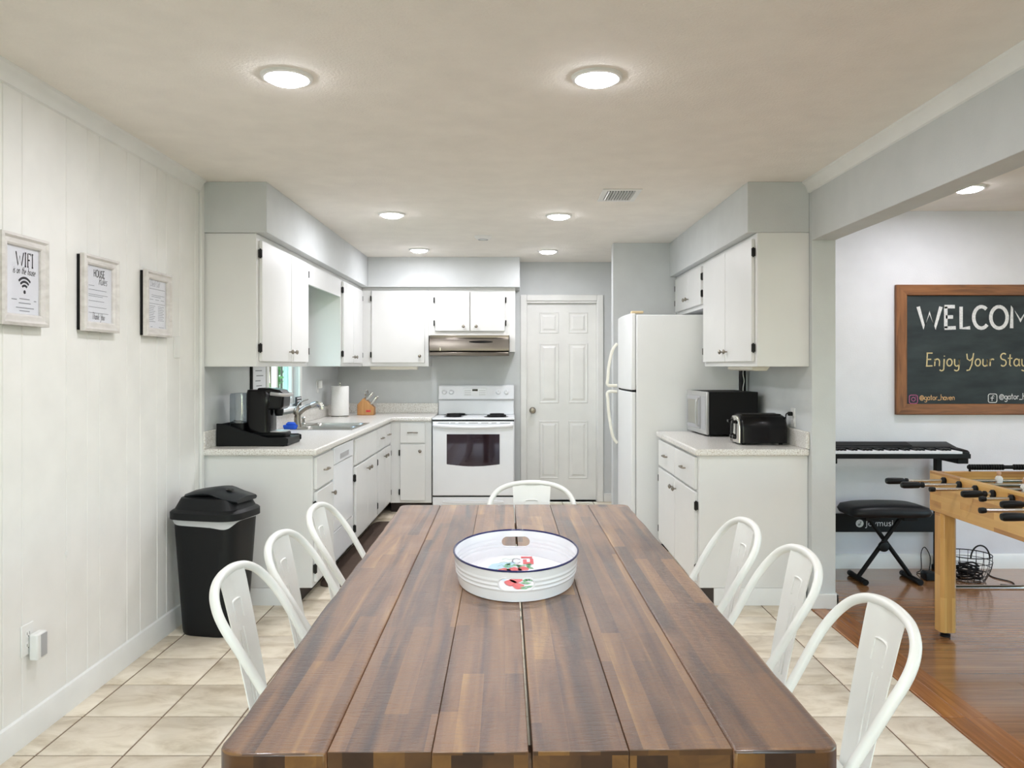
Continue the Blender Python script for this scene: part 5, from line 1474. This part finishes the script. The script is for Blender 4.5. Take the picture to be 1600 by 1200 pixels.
for i in range(nk):
    x = kx0 + 0.046 + kw * i
    m.box(x + 0.0006, x + kw - 0.0006, ky0 + 0.002, ky0 + 0.143, kz + 0.0265, kz + 0.043)
build('white_keys', m, 'paper', r, kind='stuff')
m = MB()
for i in range(nk - 1):
    if i % 7 in (2, 6): continue
    x = kx0 + 0.046 + kw * (i + 1)
    m.box(x - 0.006, x + 0.006, ky0 + 0.055, ky0 + 0.142, kz + 0.0435, kz + 0.054)
build('black_keys', m, 'black_gloss', r, kind='stuff')
m = MB(); yy0 = ky0 + 0.17
m.prism([(yy0, kz + 0.0625), (ky1 - 0.05, kz + 0.0795), (ky1 - 0.05, kz + 0.083), (yy0, kz + 0.066)], 'yz', kx0 + 0.08, kx1 - 0.28); build('control_strip', m, 'black_matte', r)
r = thing('keyboard_stand', 'black keyboard stand with branded lower panel under the keyboard', 'keyboard stand', (2.39, 5.2, 0))
for x in (2.02, 2.853):
    m = MB(); m.box(x - 0.02, x + 0.02, 5.325, 5.365, 0.035, kz - 0.0365); build('post', m, 'black_matte', r, bevel=0.003)
    build('foot', MB().box(x - 0.025, x + 0.025, 5.28, 5.38, 0.0, 0.0345), 'black_matte', r, bevel=0.005)
    build('support_arm', MB().box(x - 0.035, x + 0.035, 5.04, 5.365, kz - 0.036, kz - 0.0005), 'black_matte', r, bevel=0.004)
pan = build('cross_panel', MB().box(2.0405, 2.8325, 5.330, 5.350, 0.260, 0.382), 'black_plastic', r, bevel=0.002)
m = MB(); m.lathe([(0.026, 0.0), (0.026, 0.0006)], (2.322, 5.3298, 0.318), '-y', 24); lg = build('logo_disc', m, 'chalk_white', pan)
m = MB(); m.strokes([arc(-0.004, -0.008, 0.006, 0.005, 0, 360, 10), [(0.003, -0.008), (0.004, 0.012), (0.012, 0.008)]], (2.322, 5.3288, 0.318), CU, CV, 1.0, 0.004); build('logo_note', m, 'black_matte', lg, normals=False)
text_part('brand_lettering', 'Joymusic', 0.060, 'chalk_white', pan, (2.362, 5.3292, 0.318), (PI / 2, 0, 0), 'LEFT', 'pale brand lettering on the panel', space=1.0)

# ------------------------------------------------------------------ X-legged bench
qx, qy = 2.372, 5.09
r = thing('keyboard_bench', 'black padded bench on crossed legs before the keyboard', 'bench', (qx, qy, 0))
m = MB()
def cr(z, a, b, bow=0.0): return [(p[0], p[1], z + bow * (1 - ((p[0] - qx) / 0.27) ** 2)) for p in sq_ring(qx, qy, z, a, b, 6, 40)]
m.loft([cr(0.425, 0.235, 0.125), cr(0.430, 0.252, 0.145), cr(0.452, 0.262, 0.155), cr(0.478, 0.248, 0.142, 0.008), cr(0.486, 0.20, 0.11, 0.014), cr(0.488, 0.1, 0.05, 0.016)]); build('cushion', m, 'leather', r, sharp=60)
for s_ in (-1, 1):
    build('seat_bracket', MB().box(qx + s_ * 0.12 - 0.045, qx + s_ * 0.12 + 0.045, qy - 0.11, qy + 0.11, 0.402, 0.4245), 'black_matte', r, bevel=0.004)
fxl, fxr = 2.205, 2.548
for k, (xa, xb, yy) in enumerate(((fxl, 2.475, qy - 0.012), (fxr, 2.275, qy + 0.014))):
    m = MB(); m.tube([(xa, yy, 0.03), (xb, yy, 0.404)], 0.014, 10); build('leg', m, 'black_matte', r)
    m = MB(); m.tube([(xa, 4.985, 0.0185), (xa, 5.195, 0.0185)], 0.0175, 10); ft = build('foot_bar', m, 'black_matte', r)
    for y in (4.985, 5.195):
        m = MB(); m.lathe([(0.0185, -0.016), (0.0188, 0.0), (0.0185, 0.016)], (xa, y, 0.0188), 'y', 12); build('end_cap', m, 'black_plastic', ft)
t = (fxl + 2.475) / 2
m = MB(); m.lathe([(0.030, 0.0), (0.034, 0.01), (0.030, 0.028), (0.018, 0.032)], (2.352, qy - 0.026, 0.226), '-y', 18); build('adjuster_knob', m, 'black_plastic', r)

# ------------------------------------------------------------------ foosball table
X0, X1, Y0, Y1 = 2.15, 2.90, 2.86, 4.105
ZB, ZT = 0.632, 0.836
r = thing('foosball_table', 'light wooden foosball table with black-handled rods', 'foosball table', ((X0 + X1) / 2, (Y0 + Y1) / 2, 0))
build('side_rail', MB().box(X0, X0 + 0.028, Y0, Y1, ZB, ZT), 'foos_wood', r, bevel=0.003)
build('side_rail', MB().box(X1 - 0.028, X1, Y0, Y1, ZB, ZT), 'foos_wood', r, bevel=0.003)
build('end_rail', MB().box(X0 + 0.0285, X1 - 0.0285, Y1 - 0.028, Y1, ZB, ZT - 0.004), 'foos_wood_end', r, bevel=0.003)
build('end_rail', MB().box(X0 + 0.0285, X1 - 0.0285, Y0, Y0 + 0.028, ZB, ZT - 0.004), 'foos_wood_end', r, bevel=0.003)
build('playfield', MB().box(X0 + 0.0285, X1 - 0.0285, Y0 + 0.0285, Y1 - 0.0285, ZB + 0.05, ZB + 0.065), 'field_green', r)
m = MB(); zf = ZB + 0.0656
m.strokes([[(X0 + 0.03, (Y0 + Y1) / 2), (X1 - 0.03, (Y0 + Y1) / 2)], arc((X0 + X1) / 2, (Y0 + Y1) / 2, 0.1, 0.1, 0, 360, 24), [(X0 + 0.2, Y1 - 0.03), (X0 + 0.2, Y1 - 0.2), (X1 - 0.2, Y1 - 0.2), (X1 - 0.2, Y1 - 0.03)]], (0, 0, zf), (1, 0, 0), (0, 1, 0), 1.0, 0.006); build('field_lines', m, 'paper', r, normals=False)
for a in (X0 + 0.006, X1 - 0.086):
    for b in (Y1 - 0.105, Y0 + 0.02):
        m = MB(); q = 0.014
        pts = [(a + q, b), (a + 0.08 - q, b), (a + 0.08, b + q), (a + 0.08, b + 0.08 - q), (a + 0.08 - q, b + 0.08), (a + q, b + 0.08), (a, b + 0.08 - q), (a, b + q)]
        m.prism(pts, 'xy', 0.028, ZB - 0.0005); lg = build('leg', m, 'foos_leg', r, bevel=0.002)
        m = MB(); m.lathe([(0.024, 0.0), (0.024, 0.012), (0.012, 0.016), (0.012, 0.0278)], (a + 0.04, b + 0.04, 0), 'z', 16); build('leveller_foot', m, 'black_matte', lg)
m = MB(); m.cyl((X0 + 0.0865, Y1 - 0.065, 0.247), (X1 - 0.0865, Y1 - 0.065, 0.247), 0.014, n=14); build('stretcher', m, 'chrome', r)
# black grip bar along the far end
m = MB(); m.cyl((X0 + 0.19, Y1 - 0.014, ZT + 0.018), (X1 - 0.05, Y1 - 0.014, ZT + 0.018), 0.010, n=10)
for i in range(14): m.lathe([(0.010, -0.006), (0.015, -0.003), (0.015, 0.003), (0.010, 0.006)], (X0 + 0.20 + i * 0.013, Y1 - 0.014, ZT + 0.018), 'x', 12)
for i in range(8): m.lathe([(0.010, -0.006), (0.015, -0.003), (0.015, 0.003), (0.010, 0.006)], (X0 + 0.43 + i * 0.013, Y1 - 0.014, ZT + 0.018), 'x', 12)
for xx in (X0 + 0.2, X1 - 0.06): m.cyl((xx, Y1 - 0.014, ZT - 0.0045), (xx, Y1 - 0.014, ZT + 0.018), 0.006, n=8)
build('scoring_bar', m, 'black_matte', r)
RZ = 0.802
rods = [(3.96, 1.965, True, 1, (0.36, 0.55)), (3.825, 1.975, True, 1, (0.44, 0.62)), (3.69, 1.945, False, 1, (0.30, 0.46, 0.62)), (3.555, 2.115, True, 1, (0.24, 0.42, 0.6)), (3.42, 2.02, False, 1, (0.3, 0.5)), (3.285, 2.125, True, 2, (0.3, 0.5, 0.7)), (3.15, 1.86, False, 1, (0.3, 0.6)), (3.015, 1.96, True, 2, (0.45,))]
team = 0
for y, xl, grip, tm, pl in rods:
    m = MB(); m.cyl((xl, y, RZ), (X1 + 0.08, y, RZ), 0.008, n=12)
    rod = build('rod', m, 'chrome', r)
    for sgn, xx in ((-1, X0 - 0.0005), (1, X1 + 0.0005)):
        m = MB(); m.lathe([(0.019, 0), (0.019, 0.010), (0.013, 0.016), (0.0085, 0.018)], (xx, y, RZ), '-x' if sgn < 0 else 'x', 16); build('bushing', m, 'black_plastic', rod)
    m = MB()
    if grip:
        m.lathe([(0.006, 0.0), (0.014, -0.001), (0.0145, -0.010), (0.010, -0.016), (0.0155, -0.026), (0.0165, -0.06), (0.0165, -0.098), (0.013, -0.108), (0.004, -0.110)], (xl, y, RZ), 'x', 14)
        build('grip', m, 'black_plastic', rod)
    else:
        m.lathe([(0.004, -0.014), (0.0115, -0.012), (0.0125, 0.0), (0.0105, 0.012)], (xl, y, RZ), 'x', 12); build('end_cap', m, 'black_plastic', rod)
    for f in pl:
        px2 = X0 + (X1 - X0) * f
        m = MB()
        m.loft([sq_ring(px2, y, z, a, b, 4, 14) for z, a, b in ((RZ - 0.072, 0.010, 0.010), (RZ - 0.062, 0.011, 0.012), (RZ - 0.04, 0.007, 0.006), (RZ - 0.02, 0.013, 0.011), (RZ + 0.012, 0.017, 0.0125), (RZ + 0.022, 0.012, 0.010), (RZ + 0.026, 0.006, 0.006))])
        pl_ = build('player', m, 'player_white' if tm == 1 else 'player_red', rod, label='foosball player figure on the rod')
        if tm == 1: build('player_shorts', MB().lathe([(0.0135, -0.034), (0.0165, -0.030), (0.0175, -0.014), (0.0165, -0.012)], (px2, y, RZ), 'z', 14, False, False), 'player_red', rod)
        m = MB(); m.lathe([(0.005, 0.0), (0.0105, 0.008), (0.0105, 0.016), (0.006, 0.023)], (px2, y, RZ + 0.0262), 'z', 12); build('player_head', m, 'player_skin' if tm == 1 else 'player_white', rod)
build('foosball', MB().lathe([(0.002, -0.0175), (0.010, -0.0145), (0.0165, -0.006), (0.0165, 0.006), (0.010, 0.0145), (0.002, 0.0175)], (2.43, 3.90, ZB + 0.0832), 'z', 20), 'paper', label='small white ball lying on the foosball field', cat='ball')

# ------------------------------------------------------------------ wire basket, cables, adaptor by the wall
wx, wy = 2.925, 5.115
r = thing('wire_basket', 'black wire basket with arched handle on floor by wall', 'basket', (wx, wy, 0))
def br(z): return 0.095 + 0.045 * math.sin(PI * min(1.0, z / 0.17) * 0.62)
for k, z in enumerate((0.004, 0.045, 0.085, 0.125, 0.165)):
    m = MB(); m.tube([(wx + br(z) * math.cos(2 * PI * i / 36), wy + br(z) * math.sin(2 * PI * i / 36), z) for i in range(36)], 0.0022 if k < 4 else 0.0035, 6, closed=True); build('wire_ring', m, 'black_iron', r)
for i in range(18):
    a = 2 * PI * i / 18
    m = MB(); m.tube([(wx + br(z) * math.cos(a), wy + br(z) * math.sin(a), z) for z in (0.004, 0.03, 0.06, 0.09, 0.12, 0.165)], 0.0018, 5); build('wire_rib', m, 'black_iron', r)
m = MB(); m.tube(smooth_path([(wx - 0.155, wy, 0.165), (wx - 0.06, wy, 0.165)][:1] + [(wx + 0.055 * math.cos(t) * (1.0) - 0.0, wy - 0.12, 0.165 + 0.075 * math.sin(t) * 1.2) for t in [PI - PI * i / 10 for i in range(11)]][0:] , 3), 0.005, 8)
m = MB(); m.tube([(wx + 0.06 * math.cos(t), wy - br(0.165), 0.165 + 0.085 * math.sin(t)) for t in [PI * i / 14 for i in range(15)]], 0.005, 8); build('handle', m, 'black_iron', r)
m = MB()
rc = random.Random(5)
for k in range(7):
    rad = rc.uniform(0.045, 0.085); z = 0.016 + 0.013 * k; ox, oy = rc.uniform(-0.012, 0.012), rc.uniform(-0.012, 0.012)
    m.tube([(wx + ox + rad * math.cos(2 * PI * i / 28), wy + oy + rad * math.sin(2 * PI * i / 28), z + 0.006 * math.sin(6 * PI * i / 28 + k)) for i in range(28)], 0.0055, 6, closed=True)
build('cable_coil', m, 'black_matte', label='coil of black cables lying inside the wire basket', cat='cable')
m = MB(); m.tube(smooth_path([(wx + 0.13, wy - 0.13, 0.004), (wx + 0.20, wy - 0.15, 0.004), (wx + 0.235, wy - 0.07, 0.004), (wx + 0.19, wy + 0.03, 0.004), (wx + 0.20, wy + 0.12, 0.004)], 8), 0.0035, 6)
build('loose_cable', m, 'black_matte', label='loose black cable curling on the floor right of basket', cat='cable')
r = thing('power_adaptor', 'black pedal-shaped power adaptor on floor left of the basket', 'adaptor', (2.70, 5.12, 0))
m = MB(); m.prism([(2.635, 0.001), (2.755, 0.001), (2.755, 0.03), (2.70, 0.05), (2.65, 0.055), (2.635, 0.045)], 'xz', 5.07, 5.15); build('case', m, 'black_plastic', r, bevel=0.006)
m = MB(); m.tube(smooth_path([(2.66, 5.155, 0.02), (2.67, 5.26, 0.006), (2.72, 5.30, 0.02), (2.735, 5.33, 0.12), (2.755, 5.32, 0.16), (2.77, 5.28, 0.10), (2.745, 5.25, 0.01)], 8), 0.003, 6); build('lead', m, 'black_matte', r)
